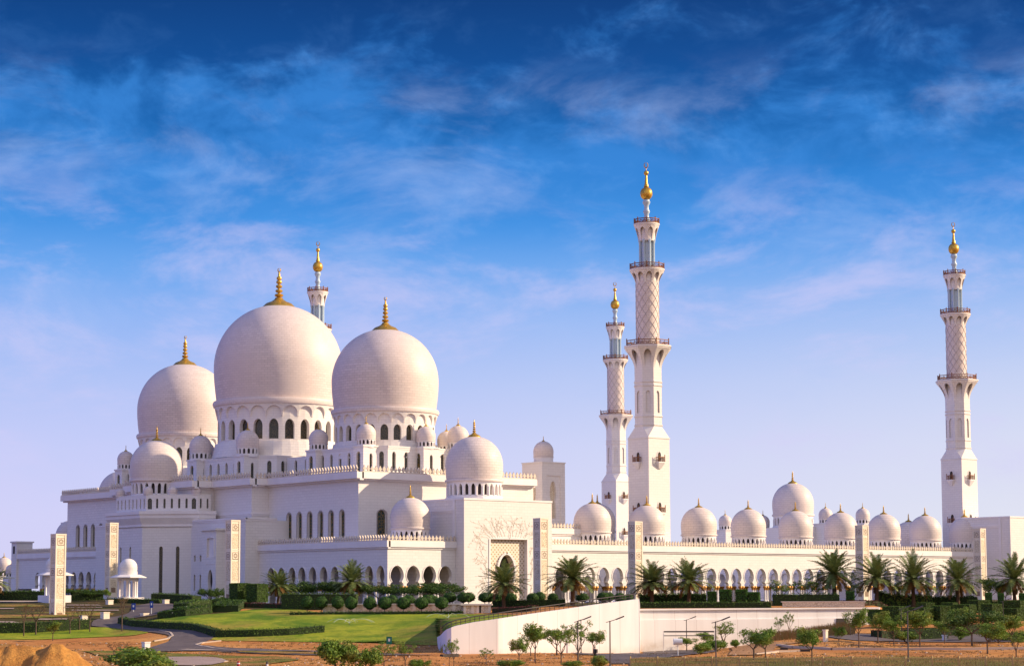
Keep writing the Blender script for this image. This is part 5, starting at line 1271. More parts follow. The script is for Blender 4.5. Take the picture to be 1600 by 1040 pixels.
# hedges
def hedge(label, pts, h, w, mt=HEDGE, name='hedge', dens=26, ls=.11, h2=None):
    """pts: photo points on the ground (x, y) or (x, d, True)"""
    P = [hit(p[0], p[1]) if len(p) == 2 else base(p[0], p[1]) for p in pts]
    T = Thing(name, label, 'hedge', P[0]); b, c = MB(), MB(); rr = random.Random(len(label) * 7 + int(P[0].x))
    pl_ = []
    for a, e in zip(P, P[1:]):
        n = max(1, int((e - a).length / 1.2))
        for i in range(n): pl_.append(a.lerp(e, i / n))
    pl_.append(P[-1]); n = len(pl_); rows = []
    for i, p in enumerate(pl_):
        t_ = (pl_[min(i + 1, n - 1)] - pl_[max(i - 1, 0)]); t_.z = 0; t_.normalize(); s_ = Vector((-t_.y, t_.x, 0))
        if s_.dot(f2.to_3d()) < 0: s_ = -s_
        z = min(ground(colof(p), depth(p)), ground(colof(p + s_ * w), depth(p + s_ * w)) + .0); hh = h + (0.06 * h) * noise.noise((p.x * .4, p.y * .4, 5))
        z1 = ground(colof(p), depth(p)) + hh
        rows.append((p, p + s_ * w, z - .4, z1, s_, t_))
    for r0, r1 in zip(rows, rows[1:]):
        q = lambda r, k, z: (r[k].x, r[k].y, z)
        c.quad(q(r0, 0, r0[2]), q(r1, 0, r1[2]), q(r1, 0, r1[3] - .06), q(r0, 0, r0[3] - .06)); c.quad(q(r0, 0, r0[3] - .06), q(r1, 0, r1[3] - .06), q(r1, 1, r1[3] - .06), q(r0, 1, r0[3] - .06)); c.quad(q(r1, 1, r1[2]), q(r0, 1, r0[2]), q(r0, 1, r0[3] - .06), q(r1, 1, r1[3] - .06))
        L = (r1[0] - r0[0]).length; hh = r0[3] - r0[2] - .4
        for kind, area in (('f', L * hh), ('t', L * w), ('b', L * hh * .3)):
            for _ in range(int(area * dens + rr.random())):
                f = rr.random(); g_ = rr.random()
                if kind == 't': A0, A1 = r0[0].lerp(r1[0], f), r0[1].lerp(r1[1], f); p = A0.lerp(A1, g_); z = (r0[3] + (r1[3] - r0[3]) * f) + rr.gauss(0, .05) * (1 + h); nn = (0, 0, 1)
                else:
                    k = 0 if kind == 'f' else 1; p = r0[k].lerp(r1[k], f); zt0 = r0[3] + (r1[3] - r0[3]) * f; z = zt0 - hh * g_; nn = r0[4] * (-1 if k == 0 else 1); p = p + nn * rr.gauss(0, .06)
                leaf(b, (p.x, p.y, z), nn, ls * rr.uniform(.6, 1.5), rr)
    for r in (rows[0], rows[-1]):
        c.quad((r[0].x, r[0].y, r[2]), (r[1].x, r[1].y, r[2]), (r[1].x, r[1].y, r[3] - .06), (r[0].x, r[0].y, r[3] - .06))
        nn = r[5] * (-1 if r is rows[0] else 1)
        for _ in range(int(w * h * dens)):
            p = r[0].lerp(r[1], rr.random()) + nn * rr.gauss(.02, .05); leaf(b, (p.x, p.y, r[3] - h * rr.random()), nn, ls * rr.uniform(.6, 1.5), rr)
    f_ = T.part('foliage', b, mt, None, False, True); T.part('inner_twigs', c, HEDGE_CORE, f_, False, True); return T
hedge('long low hedge at the left edge above the strip of lawn', [(-30, 990), (60, 988), (141, 983)], 1.7, 2.2)
hedge('long curving dark hedge between the road and the lawn', [(184, 974), (205, 979), (250, 982), (305, 986), (336, 995), (400, 994.5), (452, 992.5), (507, 988)], 1.15, 1.3)
hedge('loose shrub bank right of the upper road bend', [(246, 967), (290, 962), (330, 957), (354, 947)], 1.2, 4.5, TREED, 'shrub_bank', 22, .16)
hedge('curved green hedge inside the upper road loop', [(296, 953), (330, 948), (352, 942)], 1.3, 3.0, HEDGE, 'hedge', 22, .14)
hedge('dark hedge along the base of the faceted tower', [(240, 398, 1), (303, 390, 1)], 1.7, 2.5)
hedge('hedge at the foot of the domed kiosk', [(172, 388, 1), (252, 386, 1)], .9, 1.5)
hedge('dark hedge left of the kiosk, under the far arches', [(118, 402, 1), (166, 404, 1)], 2.0, 2.5)
hedge('dark shrubs below the far left arches', [(-20, 405, 1), (84, 400, 1)], 1.9, 3.0, TREED, 'shrub_bank', 24, .17)
hedge('tall clipped box hedge behind the lawn, before the shaded arches', [(442, 345, 1), (557, 344, 1)], 2.75, 2.6)
hedge('low bed of red leaved plants under the cube trees', [(352, 352, 1), (445, 348, 1)], .75, 1.6, REDL, 'flower_bed', 30, .13)
hedge('thin dark hedge line at the back edge of the lawn', [(455, 333, 1), (580, 333.5, 1), (722, 333, 1)], .55, .9)
hedge('low bed of reddish plants at the foot of the portal palm', [(768, 333, 1), (830, 330, 1)], .8, 3.0, REDL, 'flower_bed', 26, .15)
hedge('clipped low hedge before the gateway', [(768, 348, 1), (880, 346, 1)], 1.2, 1.2)
hedge('low hedge along the top of the underpass wall, left half', [(998, 337, 1), (1200, 337, 1)], .95, 1.6)
hedge('mixed shrubs behind the underpass wall, under the close palm pair', [(998, 352, 1), (1100, 352, 1)], 1.9, 2.5, TREED, 'shrub_bank', 24, .18)
hedge('hedge above the tan planter wall', [(1205, 346, 1), (1306, 346, 1)], 2.0, 2.2, TREED)
hedge('low red leaved bed above the right end of the underpass wall', [(1306, 341, 1), (1400, 352, 1)], .8, 2.0, REDL, 'flower_bed', 26, .15)
hedge('brown and green shrubs under the right hand palms', [(1370, 356, 1), (1450, 357, 1)], 2.5, 3.0, TREEL, 'shrub_bank', 24, .19)
hedge('dark green shrubs under the palm left of the last pillar', [(1452, 359, 1), (1520, 360, 1)], 2.1, 2.6, TREED, 'shrub_bank', 24, .18)
hedge('long low hedge at the right edge below the white block', [(1500, 363, 1), (1640, 365, 1)], 1.0, 1.4)
hedge('dark red hedge behind the wide low tree, by the park road', [(1481, 993.5), (1536, 990)], 1.6, 2.0, REDL)
hedge('dark red hedge under the cube trees near the tall lamps', [(1378, 997), (1416, 997)], 1.3, 2.0, REDL)
hedge('dark hedge at the park road edge behind the leaning tree', [(1424, 999), (1482, 997)], 1.5, 2.0)
hedge('small dark hedge by the road at the right edge', [(1569, 1001), (1640, 1001)], 1.3, 2.0)
# free growing trees
def limb(b, p, dirv, L, r, rr, depth_, tips, m=0):
    n = 4; pts = [Vector(p)]; d = Vector(dirv).normalized()
    for i in range(n):
        d = (d + Vector((rr.gauss(0, .16), rr.gauss(0, .16), rr.gauss(.03, .10)))).normalized(); pts.append(pts[-1] + d * (L / n))
    b.tube(pts, [r * (1 - .55 * i / n) for i in range(n + 1)], 5, m)
    if depth_ == 0: tips.append(pts[-1]); return
    for k in range(rr.choice((2, 3, 3))):
        a = rr.uniform(0, 2 * PI); s_ = Vector((math.cos(a), math.sin(a), rr.uniform(.15, .8)))
        q = pts[rr.choice((2, 3, 4))]; limb(b, q, d * .7 + s_ * .75, L * rr.uniform(.55, .8), r * .5, rr, depth_ - 1, tips, m)
    tips.append(pts[-1])
def make_tree(seed, kind, group):
    """height about 4 m, crown about 3 m wide"""
    rr = random.Random(seed); nm = {'round': 'young_tree', 'open': 'open_crowned_tree', 'bare': 'bare_tree', 'bush': 'bush', 'flat': 'spreading_tree'}[kind]
    T = Thing(nm, nm, 'tree' if kind != 'bush' else 'bush', (0, 0, 0), 0, group); b, c, tips = MB(), MB(), []
    th_, L, dp = {'round': (1.35, 1.15, 2), 'open': (.9, 1.35, 2), 'bare': (1.5, .95, 3), 'bush': (.05, .9, 2), 'flat': (1.3, 1.5, 2)}[kind]
    b.tube([(0, 0, -.4), (rr.gauss(0, .03), rr.gauss(0, .03), th_ * .5), (0, 0, th_)], [.085, .07, .06], 6)
    for k in range({'round': 4, 'open': 4, 'bare': 4, 'bush': 6, 'flat': 5}[kind]):
        a = 2 * PI * k / 4.6 + rr.uniform(-.4, .4); up = {'round': 1.1, 'open': 1.5, 'bare': 1.7, 'bush': 1.0, 'flat': .7}[kind]
        limb(b, (0, 0, th_ * rr.uniform(.85, 1.0)), (math.cos(a), math.sin(a), up), L, .05, rr, dp, tips)
    T.part('trunk', b, BARK)
    zs = [t_.z for t_ in tips]; 
    if kind == 'bare':
        for t_ in tips[::3]: blob_leaves(c, t_, (.16, .16, .12), 5, .055, rr)
    elif kind == 'open':
        for t_ in tips: 
            if rr.random() < .72: blob_leaves(c, t_, (.36, .36, .24), 30, .085, rr, 0, .1)
    elif kind == 'flat':
        for t_ in tips: blob_leaves(c, (t_.x * 1.1, t_.y * 1.1, 2.0 + (t_.z - 2.0) * .8), (.62, .62, .34), 60, .10, rr, 0, .2)
    elif kind == 'bush':
        for t_ in tips: blob_leaves(c, t_, (.42, .42, .36), 60, .09, rr, 0, .2)
    else:
        for t_ in tips: blob_leaves(c, t_, (.46, .46, .38), 62, .09, rr, 0, .2)
    T.part('crown', c, {'round': TREEL, 'open': TREEL, 'bare': BROWNL, 'bush': TREEL, 'flat': TREED}[kind])
    T.h = max(zs) + .3; T.w = 2 * max(max(abs(t_.x), abs(t_.y)) for t_ in tips) + .7; return T
GT = 'young trees of the foreground park'
rnd = [make_tree(s_, 'round', GT) for s_ in (31, 32, 33)]; opn = [make_tree(s_, 'open', GT) for s_ in (41, 42, 43)]
bar = [make_tree(s_, 'bare', 'bare saplings left of the road') for s_ in (51, 52)]; bsh = [make_tree(s_, 'bush', 'bushes in the foreground') for s_ in (61, 62)]; flt = [make_tree(s_, 'flat', 'dark spreading trees before the arches') for s_ in (71, 72)]
def tree(k, i, x, y, yt, w, lab, d=None):
    p = {'r': rnd, 'o': opn, 'b': bar, 's': bsh, 'f': flt}[k]; T = p[i % len(p)]; place(T, x, y, d, yt, T.h * .92, w, T.w * .60, lab)
for a in (('b', 0, 37, 993.5, 941, 26, 'bare sapling on the left lawn strip, leftmost'), ('b', 1, 56, 991, 941, 28, 'bare sapling on the left lawn strip, second from the left'), ('b', 0, 109, 989.5, 944, 24, 'bare sapling just right of the nearest carved pillar'), ('b', 1, 124, 984, 940, 22, 'bare sapling behind the hedge end, between two cream planters'), ('b', 0, 140.5, 986.5, 936, 26, 'tall bare sapling between the two cream planters and the road'), ('b', 1, 190.5, 986, 926, 28, 'tallest bare sapling, by the hedge corner at the road'),
    ('r', 0, 82.5, 1000.5, 972, 20, 'small green sapling in front of the nearest carved pillar'), ('b', 0, 37.5, 1041, 1008, 20, 'lone bare stem in front of the sand heap'), ('b', 1, 178, 1028, 1002, 24, 'dry sapling left of the cream cabinet'), ('b', 0, 192, 1026, 1000, 26, 'dry sapling touching the cream cabinet'),
    ('s', 0, 205, 1052, 1013, 110, 'large leafy bush at the bottom left, right of the sand heap'), ('s', 1, 246, 1055, 1029, 60, 'lower bush at the bottom left, right of the large one'), ('s', 1, 528, 1048, 1001, 46, 'yellowish open bush at the bottom, left of the green sign'), ('s', 0, 573, 1048, 1014, 40, 'dark green bush at the bottom below the green sign'), ('o', 1, 600, 1044, 1003, 34, 'yellow green small tree right under the green sign'),
    ('o', 0, 633, 1042, 1002, 26, 'slender leaning sapling between the green sign and the curved wall'), ('o', 1, 702, 1038, 999, 18, 'thin sapling at the left end of the curved wall, left stem'), ('o', 2, 709, 1039, 999, 18, 'thin sapling at the left end of the curved wall, right stem'), ('r', 1, 811, 1040, 998, 22, 'flat topped sapling before the curved wall, left of the tree group'),
    ('o', 0, 829, 1024, 985, 24, 'small tree behind the tree group at the curved wall'), ('r', 2, 836.5, 1034, 976, 32, 'leafy tree leading the group before the curved wall'), ('r', 0, 870, 1022, 984, 34, 'bright green low tree in the middle of the group'), ('o', 1, 877, 1037, 977, 36, 'tall open tree in the middle of the group'), ('o', 2, 904, 1034, 971, 40, 'yellowing open tree by the double lamp posts'), ('r', 1, 927, 1022, 987, 26, 'small leafy tree right above the walking man'),
    ('s', 0, 938, 1046, 1024, 30, 'low dark bush beside the walking man'), ('s', 1, 796, 1044, 1031, 30, 'small grey bush at the bottom centre'), ('s', 1, 896, 1044, 1032, 24, 'small bush at the foot of the yellowing tree'), ('o', 1, 979, 1018, 981, 14, 'slim climbing tree against the curved wall, right end'), ('r', 2, 1003, 1018, 981, 17, 'thin tree just right of the wall corner'), ('r', 0, 1023, 1017, 983, 22, 'leafy tree second from the wall corner'), ('r', 1, 1037, 1016, 990, 20, 'small tree under the height beam, left end'),
    ('r', 2, 1073, 1017, 996, 24, 'round low tree at the lamp post under the height beam'), ('r', 0, 1107, 1015, 989, 28, 'bushy tree at the right end of the height beam'), ('o', 0, 1131, 1012, 972, 32, 'taller pale tree at the right end of the height beam'), ('r', 1, 1157, 1006, 962, 34, 'leafy tree before the underpass wall, left of the big round tree'), ('r', 2, 1181, 1000, 968, 20, 'small tree behind the big round tree'),
    ('r', 0, 1178, 1032, 984, 46, 'big round green tree in the right foreground, left trunk'), ('r', 1, 1196, 1028, 990, 32, 'smaller round tree touching the big round one'), ('o', 2, 1217, 994, 963, 16, 'staked sapling above the reed bank, left'), ('o', 1, 1233, 992, 955, 14, 'staked sapling above the reed bank, right'), ('r', 2, 1265, 985, 960, 24, 'small round tree before the underpass wall, above the reeds'), ('r', 1, 1269, 1036, 982, 34, 'two tiered tree in the middle of the right dirt field'), ('r', 0, 1311, 1012, 980, 16, 'tiny tree beside the cream gate post'),
    ('r', 2, 1342, 1012, 953, 30, 'dense tree at the park road, left of the cube trees'), ('r', 0, 1397, 1007, 970, 24, 'small tree in front of the large cube tree'), ('r', 1, 1372, 1004, 957, 28, 'dense tree merging with the first cube tree'), ('r', 2, 1438, 1010, 956, 42, 'leaning dark tree right of the tall lamp posts'), ('r', 0, 1476, 1004, 972, 22, 'young pale tree with a white trunk guard'), ('f', 1, 1519, 1008, 952, 54, 'wide low tree in the right foreground'), ('r', 1, 1543, 1020, 973, 40, 'round tree nearest the fence, right'), ('r', 2, 1582, 1008, 962, 34, 'dark round tree before the front cube at the right edge'), ('o', 0, 1588, 1026, 985, 30, 'thin leaning tree at the right edge'),
    ('s', 0, 1095, 1022, 1004, 30, 'low bush on the dirt bank right of the capsule sign'), ('s', 1, 1120, 1017, 1000, 26, 'low bush under the pale tree at the beam end'), ('s', 0, 1150, 1012, 999, 18, 'small bush on the pale sandy path edge'), ('s', 1, 1416, 1004, 986, 26, 'bush at the foot of the tallest dark post'), ('s', 0, 1500, 1000, 978, 34, 'leafy bush left of the wide low tree'), ('s', 1, 1560, 1004, 984, 28, 'leafy bush right of the wide low tree'),
    ('r', 1, 1422, 998, 958, 26, 'small tree between the large cube tree and the leaning dark tree'), ('r', 2, 1500, 992, 950, 26, 'small tree behind the wide low tree, left side'), ('o', 1, 760, 1036, 1012, 20, 'tiny sapling on the bare soil before the curved wall'), ('s', 0, 655, 1046, 1030, 26, 'small bush at the bottom, below the lawn corner')):
    tree(*a)
for i, (x, d, yt, w, lab) in enumerate(((466, 372, 905, 34, 'right of the slim palm, behind the box hedge'), (500, 374, 906, 38, 'behind the middle of the box hedge'), (532, 376, 908, 34, 'left of the palm at the box hedge'), (592, 372, 911, 38, 'left of the first round horseshoe arch'), (641, 370, 911, 34, 'under the second sunlit horseshoe arch'), (667, 374, 909, 42, 'under the third sunlit horseshoe arch'), (697, 371, 909, 38, 'rightmost, against the gatehouse side'),
    (330, 376, 918, 20, 'small one at the doorway left of the carved pillar'), (347, 378, 917, 20, 'small one just left of the carved pillar'))):
    tree('f', i, x, None, yt, w, 'dark spreading tree before the arches, ' + lab, d)
for i, (k, x, d, yt, w, lab) in enumerate((('o', 1216, 352, 907, 30, 'pinkish open tree before the arches, left of the bare trunked palm'), ('o', 1253, 354, 903, 34, 'open brownish tree above the planter wall hedge'), ('o', 1275, 356, 905, 34, 'yellowing open tree touching the bare trunked palm'), ('o', 1328, 356, 912, 26, 'open tree left of the pillar among the arcade domes'), ('o', 1390, 358, 912, 26, 'brown open tree between the right palms, first'), ('o', 1447, 360, 908, 24, 'green open tree between the right palms, second'), ('r', 1540, 362, 905, 32, 'open tree right of the last pillar'), ('r', 1563, 364, 911, 20, 'small tree left of the palm at the right edge'), ('o', 1595, 362, 908, 24, 'small tree at the right edge below the white block'))):
    tree(k, i, x, None, yt, w, lab, d)
for x, yt, lab in ((93, 918, 'shrub tree under the far arches, hidden behind the nearest pillar'), (125, 920, 'shrub tree under the far arches, right of the nearest pillar'), (152, 921, 'small bushy tree beside the kiosk pillar')): tree('f', int(x), x, None, yt, 26, lab, 404)
tree('r', 0, 173, None, 921, 12, 'small round tree in the cream planter by the kiosk pillar', 386)
# reeds on the bank (nobody could count the stems)
b = MB(); rr = random.Random(4)
for _ in range(5200):
    f = rr.random(); x = 1203 + 133 * f; ylo = 1001 - 10 * f; yhi = interp([(0, 993), (.25, 982), (.6, 979), (1, 978)], f)
    P = hit(x, rr.uniform(yhi, ylo)); h_ = rr.uniform(.5, 1.1); lx, ly = rr.gauss(0, .15), rr.gauss(0, .15); w = .035
    b.quad((P.x - w * r2.x, P.y - w * r2.y, P.z), (P.x + w * r2.x, P.y + w * r2.y, P.z), (P.x + lx + w * r2.x * .4, P.y + ly + w * r2.y * .4, P.z + h_), (P.x + lx - w * r2.x * .4, P.y + ly - w * r2.y * .4, P.z + h_))
o = b.build('reeds', REED); o['kind'] = 'stuff'; o['label'] = 'tawny reeds covering the bank before the underpass wall'; o['category'] = 'reeds'
# dry grass tufts along the fence
b = MB()
for _ in range(3800):
    P = hit(rr.uniform(990, 1620), rr.uniform(1028, 1046)); h_ = rr.uniform(.12, .45); w = .03; lx, ly = rr.gauss(0, .12), rr.gauss(0, .12)
    b.tri((P.x - w * r2.x, P.y - w * r2.y, P.z), (P.x + w * r2.x, P.y + w * r2.y, P.z), (P.x + lx, P.y + ly, P.z + h_))
o = b.build('dry_grass', leafmat('dry_grass_blades', (.12, .10, .022), (.20, .12, .04), (.07, .085, .016), .1)); o['kind'] = 'stuff'; o['label'] = 'dry yellowish grass growing along the bottom right fence'; o['category'] = 'grass'

# weeds and stones scattered through the bare soil
b, c = MB(), MB(); rr = random.Random(14)
for _ in range(9000):
    x, y = rr.uniform(-10, 1610), rr.uniform(1001, 1042); P = hit(x, y)
    if P.z > -4.4 or (x < 330 and y < 1003) or (228 < x < 345 and y < 1016): continue
    if noise.noise((P.x * .13, P.y * .13, 4)) + .5 * noise.noise((P.x * .4, P.y * .4, 1)) < .12 - .35 * rr.random(): continue
    if rr.random() < .12:
        q = rr.uniform(.05, .16); c.prism([(P.x + q * math.cos(a) * rr.uniform(.6, 1.2), P.y + q * math.sin(a) * rr.uniform(.6, 1.2)) for a in (0, 1.3, 2.5, 3.8, 5.1)], P.z - .05, P.z + q * .8); continue
    for _k in range(5): h_ = rr.uniform(.06, .22); w = .03; lx, ly, ox, oy = rr.gauss(0, .14), rr.gauss(0, .14), rr.gauss(0, .15), rr.gauss(0, .15); b.tri((P.x + ox - w * r2.x, P.y + oy - w * r2.y, P.z), (P.x + ox + w * r2.x, P.y + oy + w * r2.y, P.z), (P.x + ox + lx, P.y + oy + ly, P.z + h_))
o = b.build('weeds', leafmat('weed_leaves', (.15, .11, .03), (.24, .13, .045), (.09, .105, .022), .1)); o['kind'] = 'stuff'; o['label'] = 'sparse weeds scattered over the orange soil'; o['category'] = 'weeds'
o = c.build('stones', KERB); o['kind'] = 'stuff'; o['label'] = 'small stones scattered over the orange soil'; o['category'] = 'stones'
# ------------------------------------------------------------------ street furniture and small things
def make_lamp(nm, lab):
    T = Thing('street_lamp', lab, 'street lamp', (0, 0, 0), 0, 'slim street lamps with flat heads')
    b = MB(); b.tube([(0, 0, -.3), (0, 0, .5), (0, 0, 5.2)], [.10, .08, .065], 8); b.lathe([(.16, 0), (.16, .12), (.09, .2)], 10, uvs=False); T.part('post', b, POLE, None, True)
    b = MB(); b.tube([(-.45, 0, 5.02), (0, 0, 5.12), (.9, 0, 5.42)], .045, 6); T.part('arm', b, POLE)
    b = MB(); c0 = Vector((1.15, 0, 5.52)); ax = Vector((.93, 0, .36)); up = Vector((-.36, 0, .93))
    k = len(b.v)
    for s_ in (-.5, .5):
        for y_ in (-.16, .16):
            for u_ in (-.07, .07): p = c0 + ax * s_ + Vector((0, y_, 0)) + up * u_; b.v.append(tuple(p))
    for q in ((0, 1, 3, 2), (4, 6, 7, 5), (0, 4, 5, 1), (2, 3, 7, 6), (0, 2, 6, 4), (1, 5, 7, 3)): b.f.append(tuple(k + i for i in q)); b.m.append(0)
    T.part('lamp_head', b, POLE); return T
lamp = make_lamp('l', 'x'); arz = math.atan2(r2.y, r2.x)
for x, y, yt, lab in ((903, 1036, 963, 'front post of the double lamp before the curved wall'), (908, 1019.5, 961, 'rear post of the double lamp before the curved wall'), (953.5, 1041, 963, 'tall lamp right of the walking man, front post of its pair'), (968.7, 1018.5, 961, 'lamp against the curved wall right of the walking man'), (1073, 1016, 961, 'lamp rising behind the height beam'), (1119, 1043, 964, 'tall lamp in front of the pale tree at the beam end'), (1198, 990, 961, 'lamp before the lavender underpass wall, behind the big round tree'), (1329, 992, 964, 'lamp at the right end of the underpass wall, half hidden by a tree'),
    (1419.5, 1034, 948, 'tallest dark post in the right foreground, among the cube trees'), (1409, 999, 944, 'thin grey post before the large cube tree'), (1568, 978, 932, 'lamp between the cube trees at the right edge')):
    place(lamp, x, y, None, yt + 6, 5.2, None, 1, 'street lamp: ' + lab, arz)
def fence(label, x0, x1, y, h, pitch=.16, name='fence'):
    A_, B_ = hit(x0, y), hit(x1, y); T = Thing(name, label, 'fence', A_); n = int((B_ - A_).length / pitch); b, c = MB(), MB(); t_ = (B_ - A_).normalized()
    for i in range(n + 1):
        p = A_.lerp(B_, i / n); b.box(p.x - .022, p.x + .022, p.y - .022, p.y + .022, p.z + .05, p.z + h - .05)
    for z in (.18, h - .16): b.tube([A_ + Vector((0, 0, z)), B_ + Vector((0, 0, z))], .035, 5)
    mt = mat('fence_paint', (.42, .30, .13), .7); T.part('pickets', b, mt, None, False, True)
    m_ = int((B_ - A_).length / 2.6)
    for i in range(m_ + 1):
        p = A_.lerp(B_, i / m_); k = MB(); k.box(p.x - .06, p.x + .06, p.y - .06, p.y + .06, p.z - .2, p.z + h + .08); T.part('post', k, mt, None, False, True)
fence('long picket fence running along the bottom right edge', 985, 1330, 1043, 1.15)
fence('second run of picket fence at the bottom right, before the dirt field', 1332, 1625, 1043, 1.15)
def crate(label, x, y, wpx, hpx, mt=PYLON, name='planter', cat='planter', group='cream stone planters by the left road', dep_=1.0):
    P = hit(x, y); k = depth(P) / F_PX; w, h = wpx * k / 2 / 1.25, hpx * k; T = Thing(name, label, cat, P, 0, group)
    b = MB(); b.box(-w, w, -w, w, -.5, h); b.box(-w - .06, w + .06, -w - .06, w + .06, h - .15, h + .0); T.part('body', b, mt)
    if name == 'planter': k2 = MB(); k2.box(-w + .12, w - .12, -w + .12, w - .12, h + .005, h + .03); T.part('soil', k2, SOILBED)
    return T
for lab, x, y, w, h in (('right of the bare sapling pair', 130.5, 971, 12, 10), ('largest, at the left road corner', 164, 967, 13, 11.5), ('at the foot of the kiosk pillar', 171, 943.5, 11, 7), ('flat one at the far side of the road', 226, 961, 12, 4), ('small bright one on the shrub bank', 270, 964, 5, 8), ('on the hedge before the faceted tower', 259, 943, 10, 7), ('upper of two before the doorway', 291, 946, 10, 7), ('lower of two before the doorway', 293, 953, 10, 7), ('right of the gateway pillar, squarish', 843, 942, 9, 10), ('low grey one under the broad palm', 862, 942, 13, 9), ('narrow one under the open tree before the arches', 1182, 944, 5, 8)):
    crate('cream stone planter, ' + lab, x, y, w, h)
crate('cream gate post standing in the dirt by the park road', 1290, 1001, 7, 18, PYLON, 'gate_post', 'post', None)
crate('cream utility cabinet in the dirt left of the road', 228, 1018, 12, 16, TRIM, 'utility_cabinet', 'cabinet', None)
crate('white trunk guard box of the young tree on the right', 1476, 1000, 7, 9, TRIM, 'guard_box', 'box', None)
BLUE = mat('blue_sign_paint', (.02, .06, .30), .5); GREENS = mat('green_sign_paint', (.01, .16, .11), .5); WHITEP = mat('white_paint', (.75, .74, .72), .5); REDP = mat('red_paint', (.35, .02, .015), .5)
def sign(label, x, y, wpx, hpx, tot, mt, round_=False, cat='sign', name='road_sign', mark=True):
    P = hit(x, y); k = depth(P) / F_PX; w, h, H_ = wpx * k / 2, hpx * k, tot * k; T = Thing(name, label, cat, P, arz)
    b = MB(); b.tube([(0, .04, -.3), (0, .04, H_ - .05)], .05, 6); T.part('post', b, WHITEP)
    b = MB()
    if round_: b.tube([(-w, 0, H_ - h / 2), (-w + .01, 0, H_ - h / 2), (w - .01, 0, H_ - h / 2), (w, 0, H_ - h / 2)], [.02, h / 2, h / 2, .02], 14)
    else: b.box(-w, w, -.05, .0, H_ - h, H_)
    o = T.part('board', b, mt)
    if mark: b = MB(); b.box(-w * .35, w * .35, -.065, -.052, H_ - h * .6, H_ - h * .25); T.part('pictogram', b, WHITEP, o)
    return T
sign('blue road sign on the left side of the upper road', 208.5, 956, 6.5, 10, 14, BLUE); sign('blue road sign with a white post inside the upper road bend', 236.5, 959, 5, 10, 20, BLUE)
sign('small dark blue sign before the far left arches', 32, 931, 7, 9, 14, BLUE); sign('narrow blue sign beside the kiosk pillar', 162.5, 931, 4, 10, 16, BLUE); sign('green sign with a white mark in the dirt below the lawn', 608, 1010, 8.5, 12, 16, GREENS)
sign('white and dark capsule shaped sign on a thin post by the underpass', 1059.5, 1024, 14, 10, 27, WHITEP, True, 'sign', 'capsule_sign', False)
P = hit(1059.5, 1024); 
T = Thing('bollard', 'short red bollard on the grass at the bottom, left of centre', 'bollard', hit(372.5, 1042)); b = MB(); b.lathe([(.16, -.2), (.16, .55), (.12, .66), (.02, .7)], 12, uvs=False); T.part('post', b, REDP, None, True); b = MB(); b.lathe([(.165, .38), (.165, .5)], 12, uvs=False); T.part('band', b, WHITEP)
T = Thing('marker_post', 'small black and white marker post at the bottom, right of the red bollard', 'post', hit(417.5, 1041)); b = MB(); b.lathe([(.12, -.2), (.12, .3)], 10, uvs=False); T.part('post', b, WHITEP, None, True); b = MB(); b.lathe([(.13, .3), (.13, .55), (.05, .6)], 10, uvs=False); T.part('cap', b, POLE, None, True)
# pipes / stones lying in the dirt
for x0, x1, y, lab in ((1219, 1231, 1014.5, 'short dark slab lying in the right dirt field, left one'), (1250, 1266, 1017, 'long dark slab lying in the right dirt field, right one'), (692, 717, 1025, 'dark plank lying in the dirt before the curved wall end')):
    A_, B_ = hit(x0, y), hit(x1, y); T = Thing('slab', lab, 'slab', A_); b = MB(); path_wall(b, [(A_.x, A_.y), (B_.x, B_.y)], [A_.z + .28] * 2, [A_.z - .1] * 2, .5); T.part('block', b, DARK, None, False, True)
# sand heap
SH = Thing('sand_heap', 'large heap of orange sand at the bottom left corner', 'sand heap', base(60, 205)); b = MB(); N, M_ = 64, 34; G_ = {}
for i in range(N + 1):
    for j in range(M_ + 1):
        X = -11 + 19.5 * i / N; Y = -6 + 12 * j / M_
        p = Vector((r2.x * X + f2.x * Y, r2.y * X + f2.y * Y))
        r1_ = math.hypot((X - 2.3) / 4.4, Y / 5.4); r0_ = math.hypot((X + 2.0) / 7.2, (Y - 1) / 5.0)
        h_ = max(3.05 * max(0, 1 - r1_ ** 1.45), 2.8 * max(0, 1 - r0_ ** 2.2))
        rid = .30 * noise.noise((X * 1.9 + Y * .5, Y * .30, 2)) + .10 * noise.noise((X * .9, Y * .9, 7)) + .05 * noise.noise((X * 3.5, Y * 1.2, 1))
        G_[i, j] = (p.x, p.y, -.25 + h_ + rid * min(1, h_ * 1.2))
for i in range(N):
    for j in range(M_): b.quad(G_[i, j], G_[i + 1, j], G_[i + 1, j + 1], G_[i, j + 1])
o = SH.part('heap', b, MOUNDM); weld(o)
# water jets of the lawn sprinklers
WATER = mat('water_spray', (.8, .85, .8), .3); nb = WATER.node_tree.nodes['Principled BSDF']; nb.inputs['Alpha'].default_value = .3
for lab, x, y, n in (('lawn sprinkler throwing crossed jets, left of centre', 546, 976, 9), ('lawn sprinkler with thin jets at the right of the lawn', 700, 968, 5)):
    P = hit(x, y); T = Thing('lawn_sprinkler', lab, 'sprinkler', P); b = MB(); b.tube([(0, 0, -.1), (0, 0, .35)], .05, 5); T.part('riser', b, POLE); b = MB(); rr = random.Random(int(x))
    for k in range(n):
        a = 2 * PI * k / n + .3; R0 = rr.uniform(2.2, 4.2); pts = [(math.cos(a) * R0 * t_, math.sin(a) * R0 * t_, .35 + 3.2 * t_ * (1 - t_ * .95) * .8) for t_ in [q / 8 for q in range(9)]]; b.tube(pts, [.018 + .012 * q / 8 for q in range(9)], 4)
    T.part('water_jets', b, WATER)
